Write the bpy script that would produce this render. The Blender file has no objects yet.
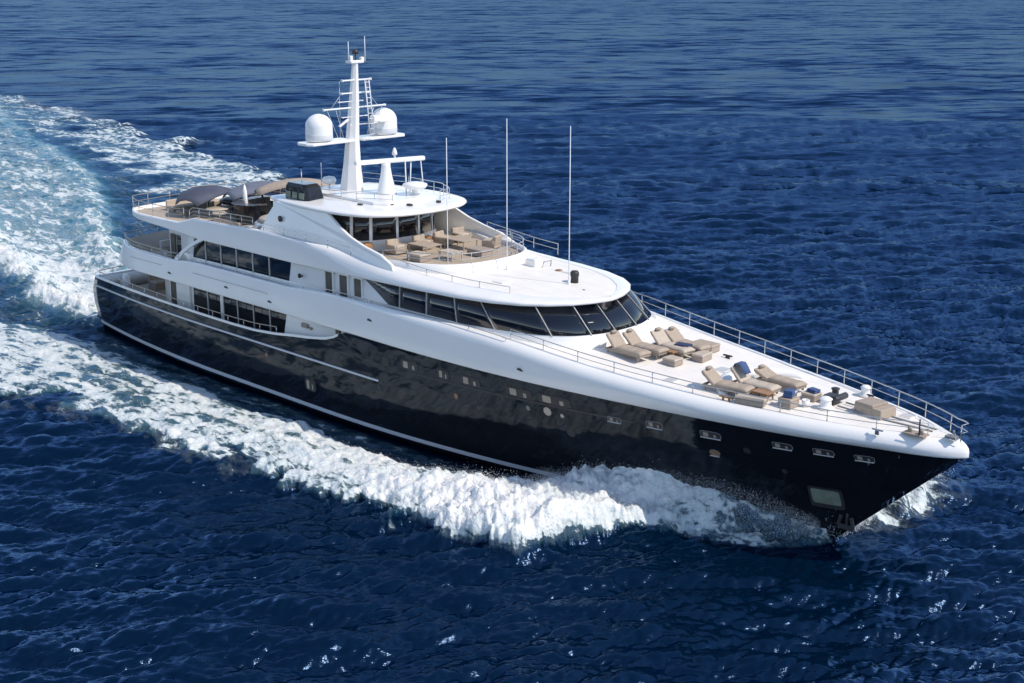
import bpy, math, random
import numpy as np
from mathutils import Vector, Matrix

S = bpy.context.scene
COL = S.collection
rad = math.radians
random.seed(7)

# ------------------------------------------------------------------ camera
TH, PITCH, FPX = 44.9607, 15.2851, 1389.83
CAMLOC = (83.378, -48.286, 23.654)
cd = bpy.data.cameras.new('camera')
cd.sensor_width = 36.0
cd.lens = 36.0 * FPX / 1024.0
cd.clip_start, cd.clip_end = 0.5, 60000.0
cam = bpy.data.objects.new('camera', cd)
cam.location = CAMLOC
cam.rotation_euler = (rad(90 - PITCH), 0, rad(TH))
COL.objects.link(cam)
S.camera = cam

# ------------------------------------------------------------------ sky, sun, exposure
SUN_AZ, SUN_EL = 21.0, 48.0          # azimuth measured from +X towards +Y
sdir = Vector((math.cos(rad(SUN_AZ)) * math.cos(rad(SUN_EL)), math.sin(rad(SUN_AZ)) * math.cos(rad(SUN_EL)), math.sin(rad(SUN_EL))))
W = bpy.data.worlds.new('World')
S.world = W
W.use_nodes = True
wn = W.node_tree.nodes
bg = wn['Background']
sky = wn.new('ShaderNodeTexSky')
sky.sky_type = 'NISHITA'
sky.sun_disc = False
sky.sun_elevation = rad(SUN_EL)
sky.sun_rotation = math.atan2(sdir.x, sdir.y)
sky.altitude = 2500.0
sky.air_density, sky.dust_density, sky.ozone_density = 1.0, 0.2, 1.5
wb = wn.new('ShaderNodeVectorMath'); wb.operation = 'MULTIPLY'; wb.inputs[1].default_value = (1.10, 0.99, 0.90)   # white balance of the camera
W.node_tree.links.new(sky.outputs['Color'], wb.inputs[0])
W.node_tree.links.new(wb.outputs['Vector'], bg.inputs['Color'])
bg.inputs['Strength'].default_value = 0.15
ld = bpy.data.lights.new('sun', 'SUN')
ld.energy, ld.angle, ld.color = 2.35, rad(0.5), (1.0, 0.90, 0.78)
sun = bpy.data.objects.new('sun', ld)
sun.rotation_euler = sdir.to_track_quat('Z', 'Y').to_euler()
sun.location = (30, 0, 80)
COL.objects.link(sun)
S.view_settings.view_transform = 'Standard'
S.view_settings.look = 'None'
S.view_settings.gamma = 1.0
S.view_settings.use_curve_mapping = False
S.view_settings.exposure = 0.80
S.cycles.use_denoising = True
S.cycles.max_bounces = 6
S.cycles.sample_clamp_direct = 0.7
S.cycles.sample_clamp_indirect = 3.0

# ------------------------------------------------------------------ materials
MATS = {}
def mat(name, color, rough=0.5, metal=0.0, var=0.0, vscale=2.0, bump=0.0, bscale=10.0, spec=0.5, coat=0.0, stretch=None, rvar=0.0):
    m = bpy.data.materials.new(name)
    m.use_nodes = True
    nt = m.node_tree
    b = nt.nodes['Principled BSDF']
    b.inputs['Base Color'].default_value = (*color, 1)
    b.inputs['Roughness'].default_value = rough
    b.inputs['Metallic'].default_value = metal
    b.inputs['Specular IOR Level'].default_value = spec
    b.inputs['Coat Weight'].default_value = coat
    if name == 'black_hull_paint': b.inputs['Specular Tint'].default_value = (.60, .79, 1.0, 1)
    b.inputs['Coat Roughness'].default_value = 0.04
    tc = nt.nodes.new('ShaderNodeTexCoord')
    mp = nt.nodes.new('ShaderNodeMapping')
    nt.links.new(tc.outputs['Object'], mp.inputs['Vector'])
    if stretch: mp.inputs['Scale'].default_value = stretch
    if var > 0 or rvar > 0:
        n = nt.nodes.new('ShaderNodeTexNoise')
        n.inputs['Scale'].default_value = vscale
        n.inputs['Detail'].default_value = 6
        nt.links.new(mp.outputs['Vector'], n.inputs['Vector'])
        if var > 0:
            r = nt.nodes.new('ShaderNodeMapRange')
            r.inputs['From Min'].default_value = 0.3; r.inputs['From Max'].default_value = 0.7
            r.inputs['To Min'].default_value = 1 - var; r.inputs['To Max'].default_value = 1 + var
            nt.links.new(n.outputs['Fac'], r.inputs['Value'])
            mx = nt.nodes.new('ShaderNodeVectorMath'); mx.operation = 'SCALE'
            mx.inputs[0].default_value = color
            nt.links.new(r.outputs['Result'], mx.inputs['Scale'])
            nt.links.new(mx.outputs['Vector'], b.inputs['Base Color'])
        if rvar > 0:
            r = nt.nodes.new('ShaderNodeMapRange')
            r.inputs['From Min'].default_value = 0.3; r.inputs['From Max'].default_value = 0.7
            r.inputs['To Min'].default_value = max(0, rough - rvar); r.inputs['To Max'].default_value = rough + rvar
            nt.links.new(n.outputs['Fac'], r.inputs['Value'])
            nt.links.new(r.outputs['Result'], b.inputs['Roughness'])
    if bump > 0:
        n = nt.nodes.new('ShaderNodeTexNoise')
        n.inputs['Scale'].default_value = bscale
        n.inputs['Detail'].default_value = 1.6 if name == 'black_hull_paint' else 3
        nt.links.new(mp.outputs['Vector'], n.inputs['Vector'])
        bp = nt.nodes.new('ShaderNodeBump')
        bp.inputs['Strength'].default_value = 1.0
        bp.inputs['Distance'].default_value = bump
        nt.links.new(n.outputs['Fac'], bp.inputs['Height'])
        nt.links.new(bp.outputs['Normal'], b.inputs['Normal'])
    MATS[name] = m
    return m

M_black = mat('black_hull_paint', (0.008, 0.009, 0.012), 0.055, spec=0.34, bump=0.04, bscale=0.6, stretch=(.55, 1, 1.3), rvar=0.015, vscale=0.6, var=0.15)
M_white = mat('white_gelcoat', (0.81, 0.795, 0.77), 0.22, var=0.02, vscale=0.5, coat=0.25, bump=0.004, bscale=0.7)
M_deck = mat('off_white_deck_paint', (0.80, 0.76, 0.70), 0.55, var=0.035, vscale=1.3, bump=0.002, bscale=40)
nt_ = M_deck.node_tree; bs_ = nt_.nodes['Principled BSDF']
br_ = nt_.nodes.new('ShaderNodeTexBrick'); br_.inputs['Scale'].default_value = 1.0; br_.inputs['Mortar Size'].default_value = .014; br_.inputs['Mortar Smooth'].default_value = .3
br_.inputs['Brick Width'].default_value = 1.9; br_.inputs['Row Height'].default_value = .95
for k_, v_ in (('Color1', 1.0), ('Color2', .975), ('Mortar', .80)): br_.inputs[k_].default_value = (v_, v_, v_, 1)
tc_ = nt_.nodes.new('ShaderNodeTexCoord'); nt_.links.new(tc_.outputs['Object'], br_.inputs['Vector'])
ml_ = nt_.nodes.new('ShaderNodeVectorMath'); ml_.operation = 'MULTIPLY'
src_ = bs_.inputs['Base Color'].links[0].from_socket
nt_.links.new(src_, ml_.inputs[0]); nt_.links.new(br_.outputs['Color'], ml_.inputs[1]); nt_.links.new(ml_.outputs['Vector'], bs_.inputs['Base Color'])
M_teak = mat('weathered_teak', (0.42, 0.345, 0.26), 0.6, var=0.15, vscale=2.5, stretch=(0.3, 8, 1))
M_rail = mat('weathered_rail', (0.36, 0.31, 0.25), 0.4, metal=0.3, var=0.1)
M_glass = mat('dark_tinted_glass', (0.004, 0.006, 0.011), 0.03, spec=0.75, bump=0.006, bscale=0.5)
M_steel = mat('polished_steel', (0.62, 0.60, 0.57), 0.22, metal=0.9, var=0.05)
M_trim = mat('grey_mullion_paint', (0.50, 0.49, 0.47), 0.35, var=0.05)
M_stripe = mat('silver_stripe_paint', (0.55, 0.57, 0.60), 0.3, var=0.05)
M_beige = mat('beige_fabric', (0.37, 0.30, 0.235), 0.85, var=0.10, vscale=6, bump=0.004, bscale=60)
M_beige2 = mat('sand_fabric', (0.46, 0.39, 0.315), 0.85, var=0.08, vscale=5, bump=0.004, bscale=50)
M_taupe = mat('taupe_fabric', (0.33, 0.27, 0.22), 0.85, var=0.10, vscale=6, bump=0.004, bscale=60)
M_wood = mat('varnished_wood', (0.33, 0.17, 0.07), 0.35, var=0.25, vscale=3, stretch=(1, 6, 6))
M_navy = mat('navy_fabric', (0.02, 0.035, 0.09), 0.8, var=0.15, vscale=6)
M_blue = mat('blue_towel', (0.05, 0.09, 0.20), 0.9, var=0.15, vscale=8)
M_awning = mat('slate_canvas', (0.06, 0.068, 0.10), 0.75, var=0.15, vscale=1.5, bump=0.02, bscale=2)
M_awning2 = mat('pale_canvas', (0.13, 0.145, 0.19), 0.75, var=0.12, vscale=1.5, bump=0.02, bscale=2)
M_gloss = mat('gloss_black_panel', (0.012, 0.012, 0.014), 0.12, var=0.2, bump=0.02, bscale=2.5)
M_grey = mat('mid_grey_paint', (0.25, 0.25, 0.25), 0.45, var=0.1)
M_dark = mat('dark_rubber', (0.03, 0.03, 0.033), 0.5, var=0.2)
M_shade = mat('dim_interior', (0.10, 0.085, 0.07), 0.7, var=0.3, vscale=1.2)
M_pocket = mat('pale_green_grey_metal', (0.17, 0.20, 0.15), 0.5, var=0.2, vscale=2)
M_brass = mat('orange_brown_fitting', (0.28, 0.15, 0.08), 0.4, var=0.2)
M_dome = mat('dome_white', (0.80, 0.80, 0.79), 0.4, var=0.02)
M_band = mat('dome_band_grey', (0.60, 0.61, 0.62), 0.45, var=0.02)
M_whip = mat('whip_grey_white', (0.66, 0.67, 0.68), 0.4, var=0.03)

# ------------------------------------------------------------------ mesh building
class MB:
    def __init__(self):
        self.v, self.f, self.m, self.s = [], [], [], []
        self.mi = 0
    def add(self, vs, fs, smooth=False):
        o = len(self.v)
        self.v += [tuple(map(float, p)) for p in vs]
        for f in fs:
            self.f.append(tuple(i + o for i in f)); self.m.append(self.mi); self.s.append(smooth)
    def box(self, c, s, rz=0.0, ry=0.0, rx=0.0, taper=1.0):
        hx, hy, hz = s[0] / 2, s[1] / 2, s[2] / 2
        M = Matrix.Rotation(rz, 3, 'Z') @ Matrix.Rotation(ry, 3, 'Y') @ Matrix.Rotation(rx, 3, 'X')
        vs = []
        for z in (-1, 1):
            k = taper if z > 0 else 1
            for x, y in ((-1, -1), (1, -1), (1, 1), (-1, 1)):
                p = M @ Vector((x * hx * k, y * hy * k, z * hz))
                vs.append((p.x + c[0], p.y + c[1], p.z + c[2]))
        self.add(vs, [(3, 2, 1, 0), (4, 5, 6, 7), (0, 1, 5, 4), (1, 2, 6, 5), (2, 3, 7, 6), (3, 0, 4, 7)])
    def tube(self, pts, r, n=6, r2=None, smooth=True):
        pts = [Vector(p) for p in pts]
        rings = []
        for i, p in enumerate(pts):
            d = (pts[min(i + 1, len(pts) - 1)] - pts[max(i - 1, 0)])
            d = d.normalized() if d.length > 1e-9 else Vector((0, 0, 1))
            a = d.cross(Vector((0, 0, 1)))
            if a.length < 1e-3: a = d.cross(Vector((1, 0, 0)))
            a.normalize(); b = d.cross(a)
            rr = r if r2 is None else r + (r2 - r) * i / (len(pts) - 1)
            rings.append([p + (a * math.cos(t) + b * math.sin(t)) * rr for t in [2 * math.pi * k / n for k in range(n)]])
        self.loft(rings, True, True, smooth)
    def loft(self, rings, closed=True, caps=False, smooth=True):
        n = len(rings[0]); vs = [p for r in rings for p in r]; fs = []
        for i in range(len(rings) - 1):
            for k in range(n if closed else n - 1):
                a = i * n + k; b = i * n + (k + 1) % n
                fs.append((a, b, b + n, a + n))
        if caps:
            fs.append(tuple(range(n))[::-1]); fs.append(tuple((len(rings) - 1) * n + k for k in range(n)))
        self.add(vs, fs, smooth)
    def lathe(self, prof, c, n=20, smooth=True):
        rings = [[(c[0] + r * math.cos(2 * math.pi * k / n), c[1] + r * math.sin(2 * math.pi * k / n), c[2] + z) for k in range(n)] for r, z in prof]
        self.loft(rings, True, True, smooth)
    def prism(self, poly, z0, z1):
        n = len(poly)
        self.add([(x, y, z0) for x, y in poly] + [(x, y, z1) for x, y in poly],
                 [tuple(range(n))[::-1], tuple(range(n, 2 * n))] + [(k, (k + 1) % n, (k + 1) % n + n, k + n) for k in range(n)])
    def plate(self, poly, ytop, t):
        """polygon in x,z extruded along y; ytop(z) gives the y of the outer face"""
        n = len(poly)
        self.add([(x, ytop(z), z) for x, z in poly] + [(x, ytop(z) + t, z) for x, z in poly],
                 [tuple(range(n)), tuple(range(n, 2 * n))[::-1]] + [((k + 1) % n, k, k + n, (k + 1) % n + n) for k in range(n)])
    def build(self, name, mats, parent=None, bevel=0.0, origin=None, fix=True):
        me = bpy.data.meshes.new(name)
        vs = self.v
        if origin is not None:
            vs = [(p[0] - origin[0], p[1] - origin[1], p[2] - origin[2]) for p in vs]
        me.from_pydata(vs, [], self.f)
        mats = mats if isinstance(mats, (list, tuple)) else [mats]
        for m in mats: me.materials.append(m)
        me.polygons.foreach_set('material_index', self.m)
        me.polygons.foreach_set('use_smooth', self.s)
        if fix:
            import bmesh
            bm = bmesh.new(); bm.from_mesh(me)
            bmesh.ops.remove_doubles(bm, verts=bm.verts, dist=1e-5)
            bmesh.ops.recalc_face_normals(bm, faces=bm.faces)
            bm.to_mesh(me); bm.free()
        me.update()
        o = bpy.data.objects.new(name, me)
        COL.objects.link(o)
        if parent is not None: o.parent = parent
        if origin is not None: o.location = origin
        if bevel > 0:
            b = o.modifiers.new('bevel', 'BEVEL'); b.width = bevel; b.segments = 2; b.limit_method = 'ANGLE'; b.angle_limit = rad(40)
        return o

def empty(name, loc, label, cat, group=None, rz=0.0):
    o = bpy.data.objects.new(name, None)
    o.empty_display_size = 0.3
    o.location = loc; o.rotation_euler = (0, 0, rz)
    COL.objects.link(o)
    tag(o, label, cat, group)
    return o
def tag(o, label, cat, group=None):
    o['label'] = label; o['category'] = cat
    if group: o['group'] = group
    return o
def dup(root, loc, rz, label, group=None):
    r = root.copy(); COL.objects.link(r); r.location = loc; r.rotation_euler = (0, 0, rz); r['label'] = label
    if group: r['group'] = group
    for ch in list(root.children):
        c = ch.copy(); COL.objects.link(c); c.parent = r
        for g in list(ch.children):
            d = g.copy(); COL.objects.link(d); d.parent = c
    return r
def sm(a, b, x):
    t = np.clip((x - a) / (b - a), 0, 1); return t * t * (3 - 2 * t)
def interp(x, xs, ys):
    return float(np.interp(x, xs, ys))
def spline(ctrl, n):
    """Catmull-Rom through 2-D control points, n samples evenly along the length"""
    P = np.array(ctrl, float); P = np.vstack([2 * P[0] - P[1], P, 2 * P[-1] - P[-2]])
    out = []
    for i in range(1, len(P) - 2):
        for t in np.linspace(0, 1, 24, endpoint=False):
            a, b, c, d = P[i - 1:i + 3]
            out.append(0.5 * (2 * b + (c - a) * t + (2 * a - 5 * b + 4 * c - d) * t * t + (3 * b - a - 3 * c + d) * t ** 3))
    out.append(P[-2]); out = np.array(out)
    L = np.r_[0, np.cumsum(np.linalg.norm(np.diff(out, axis=0), axis=1))]
    s = np.linspace(0, L[-1], n)
    return np.c_[np.interp(s, L, out[:, 0]), np.interp(s, L, out[:, 1])]
def symm(half):
    """half plan [(x,|y|)] from aft corner to nose (y=0) -> ring points starboard aft > nose > port aft"""
    h = [(x, -y) for x, y in half]
    return h + [(x, -y) for x, y in h[::-1][1:]]

# ------------------------------------------------------------------ yacht hull form (x forward, y to port, z up)
def stem_x(z): return 54.4 + 1.085 * max(z, -2)
def flare(x): return 0.26 * float(sm(37, 50, x)) * (1 - float(sm(56.5, 59.8, x)))
def hull_h(x, z):
    u = min(max(z / 5.15, 0), 1)
    B = 4.88 + 0.37 * u ** 0.6
    x0 = 25 + 7 * u; q = 1.95 + 0.15 * u; e = 1.0 - 0.3 * u ** 1.5
    xs = stem_x(min(z, 5.15))
    t = min(max((x - x0) / (xs - x0), 0), 1)
    h = B * (1 - t ** q) ** e if t < 1 else 0.0
    if x < 16: h -= (0.55 + 0.75 * (1 - u)) * ((16 - x) / 16) ** 2
    if z < 0: h *= max(0.2, 1 + 0.25 * z)
    return max(h - flare(x) * u ** 1.5, 0.0) if t < 1 else 0.0
def cap_main(x): return interp(x, [0, 17.8, 20, 22, 23.4, 25, 26.5, 27.4, 28], [3.72, 3.70, 3.74, 3.90, 4.09, 4.27, 4.5, 4.78, 5.15])
def cap_up(x): return interp(x, [4, 5.6, 7, 11, 12.3, 13.2, 14.5, 23, 26.5, 36, 38, 40, 42, 44, 46, 50, 55, 60.4],
                                [6.75, 6.62, 6.55, 6.5, 6.55, 6.66, 6.72, 6.74, 6.98, 7.0, 6.93, 6.8, 6.6, 6.42, 6.28, 6.06, 5.9, 5.85])
def transom_x(z): return interp(z, [-1.5, 0, 1.6, 2.7, 3.76], [-0.4, -0.5, -0.4, 0.0, 1.0])

yacht = empty('motor_yacht', (0, 0, 0), 'long motor yacht with black hull and white superstructure under way at sea', 'yacht')
def part(mb, name, mats, parent=None, bevel=0.0, label=None, origin=None):
    o = mb.build(name, mats, parent if parent is not None else yacht, bevel, origin)
    if label: o['label'] = label
    return o

# hull
NS, NZ = 96, 22
sv = np.r_[np.linspace(0, 0.6, 52, endpoint=False), 0.6 + 0.4 * (np.linspace(0, 1, NS - 52) ** 0.8)]
grid = []
for s in sv:
    xa = 1.0 + 59.0 * s
    zt = cap_main(xa) if xa < 28 else 5.15
    col = []
    for j in range(NZ):
        z = -1.3 + (zt + 1.3) * (j / (NZ - 1))
        xt = transom_x(z); x = xt + s * (stem_x(z) - xt)
        col.append((x, -hull_h(x, z) if s < 1 else 0.0, z))
    grid.append(col)
mb = MB()
mb.loft(grid, closed=False)
mb.loft([[(x, -y, z) for x, y, z in c] for c in grid], closed=False)
mb.loft([[p for p in grid[0]], [(x, -y, z) for x, y, z in grid[0]]], closed=False, smooth=False)
hull = part(mb, 'hull', M_black)

def hull_strip(name, x0, x1, zf, hgt, m, off=0.02, n=80, parent=None):
    for sd in (-1, 1):
        b = MB(); rings = []
        for x in np.linspace(x0, x1, n):
            z = zf(x); y0 = hull_h(x, z)
            y1 = hull_h(x, z + hgt)
            rings.append([(x, sd * (y0 - 0.03), z), (x, sd * (y0 + off), z), (x, sd * (y1 + off), z + hgt), (x, sd * (y1 - 0.03), z + hgt)])
        b.loft(rings, closed=True, caps=True, smooth=False)
        part(b, name, m, parent or hull)
hull_strip('boot_stripe', -0.3, 54.2, lambda x: 0.2 + 0.10 * sm(30, 54, x), 0.22, M_stripe)
hull_strip('rub_rail', 0.6, 30.7, lambda x: 3.03, 0.10, M_stripe, off=0.07)
hull_strip('bulwark_cap', 1.05, 27.6, lambda x: cap_main(x) - 0.05, 0.13, M_white, off=0.05)
hull_strip('knuckle_groove', 33.0, 46.5, lambda x: 4.02 + 0.02 * (x - 33) - 0.05, 0.09, M_dark, off=0.012, n=30)

# portholes and hull fittings on the starboard side
def hull_patch(b, x0, x1, z0, z1, off, shape='round', n=16, side=-1):
    cx, cz, a, c = (x0 + x1) / 2, (z0 + z1) / 2, (x1 - x0) / 2, (z1 - z0) / 2
    pw = 0.45 if shape == 'round' else (1.0 if shape == 'oval' else 0.2)
    out, inn = [], []
    for k in range(n):
        t = 2 * math.pi * k / n
        ct, st = math.cos(t), math.sin(t)
        dx = math.copysign(abs(ct) ** pw, ct) * a; dz = math.copysign(abs(st) ** pw, st) * c
        p = (cx + dx, cz + dz)
        out.append((p[0], side * (hull_h(p[0], p[1]) + off), p[1])); inn.append((p[0], side * (hull_h(p[0], p[1]) - 0.04), p[1]))
    b.loft([inn, out], closed=True, smooth=False)
    b.add(out + [(cx, side * (hull_h(cx, cz) + off), cz)], [(k, (k + 1) % n, n) for k in range(n)])
def porthole(x, z, w, h, shape='round', fill=None, rim=0.025, lip=True):
    b = MB()
    hull_patch(b, x - w / 2 - rim, x + w / 2 + rim, z - h / 2 - rim, z + h / 2 + rim, 0.012, shape)
    b.mi = 1; hull_patch(b, x - w / 2, x + w / 2, z - h / 2, z + h / 2, 0.022, shape)
    b.mi = 2
    hull_patch(b, x - w * 0.36, x - w * 0.10, z - h * 0.40, z + h * 0.36, 0.027, 'box')
    hull_patch(b, x + w * 0.16, x + w * 0.28, z - h * 0.40, z + h * 0.10, 0.027, 'box')
    if lip:
        b.mi = 3  # lip coloured paler than the rim to imitate light on the lower edge
        b.tube([(x - w / 2, -(hull_h(x - w / 2, z - h / 2) + 0.05), z - h / 2 - rim), (x + w / 2, -(hull_h(x + w / 2, z - h / 2) + 0.05), z - h / 2 - rim)], 0.024)
    return part(b, 'porthole', [M_grey if lip else M_dark, fill or M_dark, (M_taupe if lip else M_beige) if fill is None else fill, M_trim], hull)
for x, z, w, h in [(45.5, 4.2, .65, .20), (47.5, 4.36, .75, .28), (50.1, 4.42, .9, .28), (53.2, 4.52, .8, .25), (54.85, 4.54, .8, .24), (56.4, 4.53, .72, .23)]:
    porthole(x, z, w, h)
porthole(50.1, 3.52, .42, .26, 'oval', M_brass)
porthole(53.2 - 1.6, 3.95, .28, .24, 'oval', M_dark, lip=False)
for x, w in [(33.2, 1.25), (35.6, .75), (37.4, 1.25), (40.4, 1.5), (42.4, 1.8)]:
    porthole(x, 4.40 + 0.012 * (x - 33), w, .44, 'round', lip=False, rim=.03)
porthole(31.4, 4.22, .45, .42, 'round', M_dark, lip=False, rim=.03)
porthole(24.8, 1.55, .85, .62, 'round', lip=False, rim=.05)
for x, z, w, h, f in [(24.2, 2.42, .3, .3, M_dark), (25.4, 2.40, .45, .3, M_dark), (20.9, 2.46, .3, .25, M_brass), (30.9, 3.04, .3, .25, M_dark), (30.7, 2.7, .25, .22, M_dark),
                      (36.3, 3.45, .25, .3, M_brass), (37.6, 3.45, .18, .35, M_dark), (41.9, 3.86, .42, .42, M_beige2), (40.8, 3.8, .22, .25, M_pocket), (42.7, 3.8, .2, .2, M_beige2), (43.0, 3.0, .4, .4, M_dark), (53.0, 3.2, .2, .2, M_dark)]:
    b = MB(); hull_patch(b, x - w / 2 - .02, x + w / 2 + .02, z - h / 2 - .02, z + h / 2 + .02, .008, 'oval'); b.mi = 1
    hull_patch(b, x - w / 2, x + w / 2, z - h / 2, z + h / 2, .014, 'oval')
    part(b, 'hull_fitting', [M_dark, f], hull)
# anchor pocket with anchor
b = MB()
hull_patch(b, 53.8, 55.15, 1.65, 2.68, 0.05, 'box', 20)
b.mi = 1; hull_patch(b, 53.92, 55.05, 1.85, 2.58, 0.062, 'box', 20)
ap = part(b, 'anchor_pocket', [M_dark, M_pocket], hull)
b = MB()
xx, zz = 55.15, 1.2; yy = -hull_h(xx, zz) - 0.05
b.tube([(xx, yy, zz + .5), (xx, yy - .05, zz - .25)], .07)
b.box((xx, yy - .08, zz - .3), (.75, .12, .22)); b.box((xx - .3, yy - .1, zz - .05), (.16, .1, .5), ry=.25); b.box((xx + .3, yy - .1, zz - .05), (.16, .1, .5), ry=-.25)
part(b, 'anchor', M_dark, hull, bevel=.03)

# swim platform
b = MB()
b.prism([(-1.7, -2.6), (-1.3, -3.4), (0.6, -3.75), (0.6, 3.75), (-1.3, 3.4), (-1.7, 2.6)], 0.35, 0.62)
part(b, 'swim_platform', M_black, bevel=.05)

# ------------------------------------------------------------------ white flank: upper deck bulwark that sweeps into the foredeck
def flank_h(x):
    if x < 8.0: return 5.12 - 0.85 * ((8.0 - x) / 3.4) ** 2.4
    t = min(max((x - 32) / 28.1, 0), 1)
    return (5.12 + 0.16 * sm(20, 34, x)) * max(1 - t ** 2.1, 0) ** 0.68
def flank_round(x): return 0.10 + 0.50 * float(sm(26, 40, x)) - 0.12 * float(sm(48, 58, x))
fx = np.r_[np.linspace(4.7, 28, 50, endpoint=False), np.linspace(28, 56, 60, endpoint=False), 56 + 4.1 * (np.linspace(0, 1, 30) ** 0.5)]
def flank_ring(x, sd):
    h = flank_h(x); zc = cap_up(x); r = min(flank_round(x), max(h * 0.95, 0.02)); rv = min(flank_round(x), 0.5)
    zb = 5.15
    aft = max(0, (6.2 - x)) * 0.0
    fl = flare(x); ht = max(zc - rv - zb, .05)
    ring = [(x, max(h - fl - 0.02, 0), zb), (x, max(h - fl * (1 - .05 / ht), 0), zb + 0.05), (x, max(h - fl * .5, 0), zb + ht * .5)]
    for k in range(7):
        a = math.pi / 2 * k / 6
        ring.append((x, max(h - r + r * math.cos(a), 0), zc - rv + rv * math.sin(a)))
    ins = max(h - r - 0.10, 0.0)
    ring.append((x, ins, zc)); ring.append((x, max(ins - 0.02, 0), zc - 0.25 if x < 40 else zc - 0.12)); ring.append((x, max(min(ins - 0.02, h - fl - .1), 0), zb))
    wt = float(sm(56.5, 60, x)) * .5
    return [(px - wt * max(0, (pz - 5.35) / .5) ** 2, sd * py, pz) for px, py, pz in ring]
b = MB()
for sd in (-1, 1):
    rings = [flank_ring(x, sd) for x in fx]
    # rake the aft end: bottom reaches further aft
    for rg in rings[:1]:
        for i, p in enumerate(rg): rg[i] = (p[0] - 0.9 * (6.7 - p[2]) / 1.5, p[1], p[2])
    for rg, kk in zip(rings[1:6], (.75, .5, .3, .15, .05)):
        for i, p in enumerate(rg): rg[i] = (p[0] - 0.9 * kk * (6.7 - p[2]) / 1.5, p[1], p[2])
    b.loft(rings, closed=True, caps=False)
# aft face between the two sides
aft = [flank_ring(fx[0], 1)[i] for i in (0, 2, 6, 10)]
aft = [(p[0] - 0.9 * (6.7 - p[2]) / 1.5, p[1], p[2]) for p in aft]
rr = []
for t in np.linspace(-1, 1, 15):
    rr.append([(p[0] - 0.75 * (1 - t * t), p[1] * t, p[2]) for p in aft])
b.loft(rr, closed=False)
part(b, 'upper_bulwark', M_white)

# decks as sheets
def deck_sheet(name, xs, hf, zf, thick, m, ny=9, camber=0.04):
    b = MB(); top, bot = [], []
    for x in xs:
        h = hf(x)
        top.append([(x, h * t, zf(x) + camber * (1 - t * t)) for t in np.linspace(-1, 1, ny)])
        bot.append([(x, h * t, zf(x) - thick) for t in np.linspace(1, -1, ny)])
    b.loft([t + bo for t, bo in zip(top, bot)], closed=True, caps=True, smooth=False)
    return part(b, name, m)
deck_sheet('main_deck', np.linspace(1.3, 29, 30), lambda x: hull_h(x, 2.7) - 0.06, lambda x: 2.72, 0.1, M_teak, camber=0.0)
deck_sheet('upper_deck', np.linspace(4.0, 28.3, 30), lambda x: flank_h(max(x, 4.75)) - 0.14, lambda x: 5.42, 0.24, M_deck, camber=0.0)
deck_sheet('foredeck', np.r_[np.linspace(28.3, 57, 40), np.linspace(57.3, 59.5, 10)], lambda x: max(flank_h(x) - flank_round(x) - 0.06, 0.03), lambda x: cap_up(x) - 0.025, 0.15, M_deck, ny=17, camber=0.05)

# white lining inside the black aft bulwark
b = MB()
lin = []
for x in np.linspace(1.25, 27.4, 40):
    lin.append(x)
for sd in (-1, 1):
    b.loft([[(x, sd * (hull_h(x, 2.72) - .09), 2.72), (x, sd * (hull_h(x, cap_main(x)) - .07), cap_main(x) - .02)] for x in lin], closed=False)
b.loft([[(1.25, -hull_h(1.25, 2.72) + .09, 2.72), (1.2, -hull_h(1.2, 3.6) + .07, 3.70)], [(1.25, hull_h(1.25, 2.72) - .09, 2.72), (1.2, hull_h(1.2, 3.6) - .07, 3.70)]], closed=False)
o = part(b, 'bulwark_lining', M_white)
md = o.modifiers.new('solid', 'SOLIDIFY'); md.thickness = .03
b = MB(); b.box((1.08, 0, 3.76), (.3, 2 * hull_h(1.0, 3.7), .1)); part(b, 'stern_cap', M_white, bevel=.02)

# ------------------------------------------------------------------ main deck house
b = MB()
b.prism([(7.6, -3.3), (9.2, -3.95), (28.4, -3.95), (28.4, 3.95), (9.2, 3.95), (7.6, 3.3)], 2.70, 5.17)
mh = part(b, 'main_deck_house', M_white)
def wall_pane(name, x0, x1, z0, z1, y, parent, m, skew=(0, 0), n=1, depth=.03, frame=M_trim, mull=.05):
    """dark glazing in a wall at y facing starboard; skew moves the top corners"""
    b = MB()
    P = [(x0, y - depth, z0), (x1, y - depth, z0), (x1 + skew[1], y - depth, z1), (x0 + skew[0], y - depth, z1)]
    Q = [(p[0], y + .02, p[2]) for p in P]
    b.add(P + Q, [(0, 1, 2, 3), (0, 4, 5, 1), (1, 5, 6, 2), (2, 6, 7, 3), (3, 7, 4, 0)])
    b.mi = 1
    for k in range(1, n):
        t = k / n; xb = x0 + (x1 - x0) * t; xt = x0 + skew[0] + (x1 + skew[1] - x0 - skew[0]) * t
        b.add([(xb - mull / 2, y - depth - .015, z0), (xb + mull / 2, y - depth - .015, z0), (xt + mull / 2, y - depth - .015, z1), (xt - mull / 2, y - depth - .015, z1),
               (xb - mull / 2, y, z0), (xb + mull / 2, y, z0), (xt + mull / 2, y, z1), (xt - mull / 2, y, z1)],
              [(0, 1, 2, 3), (0, 3, 7, 4), (1, 5, 6, 2)])
    return part(b, name, [m, frame], parent)
xs = [11.9, 13.5, 15.0, 16.6, 18.2, 19.8, 21.3]
for k in range(6):
    if k:
        b = MB(); b.box((xs[k], -4.0, 4.1), (.07 if k != 2 else .3, .06, 1.85)); part(b, 'mullion', M_trim if k != 2 else M_white, mh)
    wall_pane('window', xs[k] + .03, xs[k + 1] - .03, 3.2, 5.02, -3.95, mh, M_glass, skew=(0, 0.35 if k == 5 else 0), frame=M_trim)
wall_pane('door', 9.35, 10.0, 2.85, 4.9, -3.95, mh, M_shade)
wall_pane('window', 27.0, 27.5, 4.5, 5.05, -3.95, mh, M_shade)
b = MB()
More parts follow.
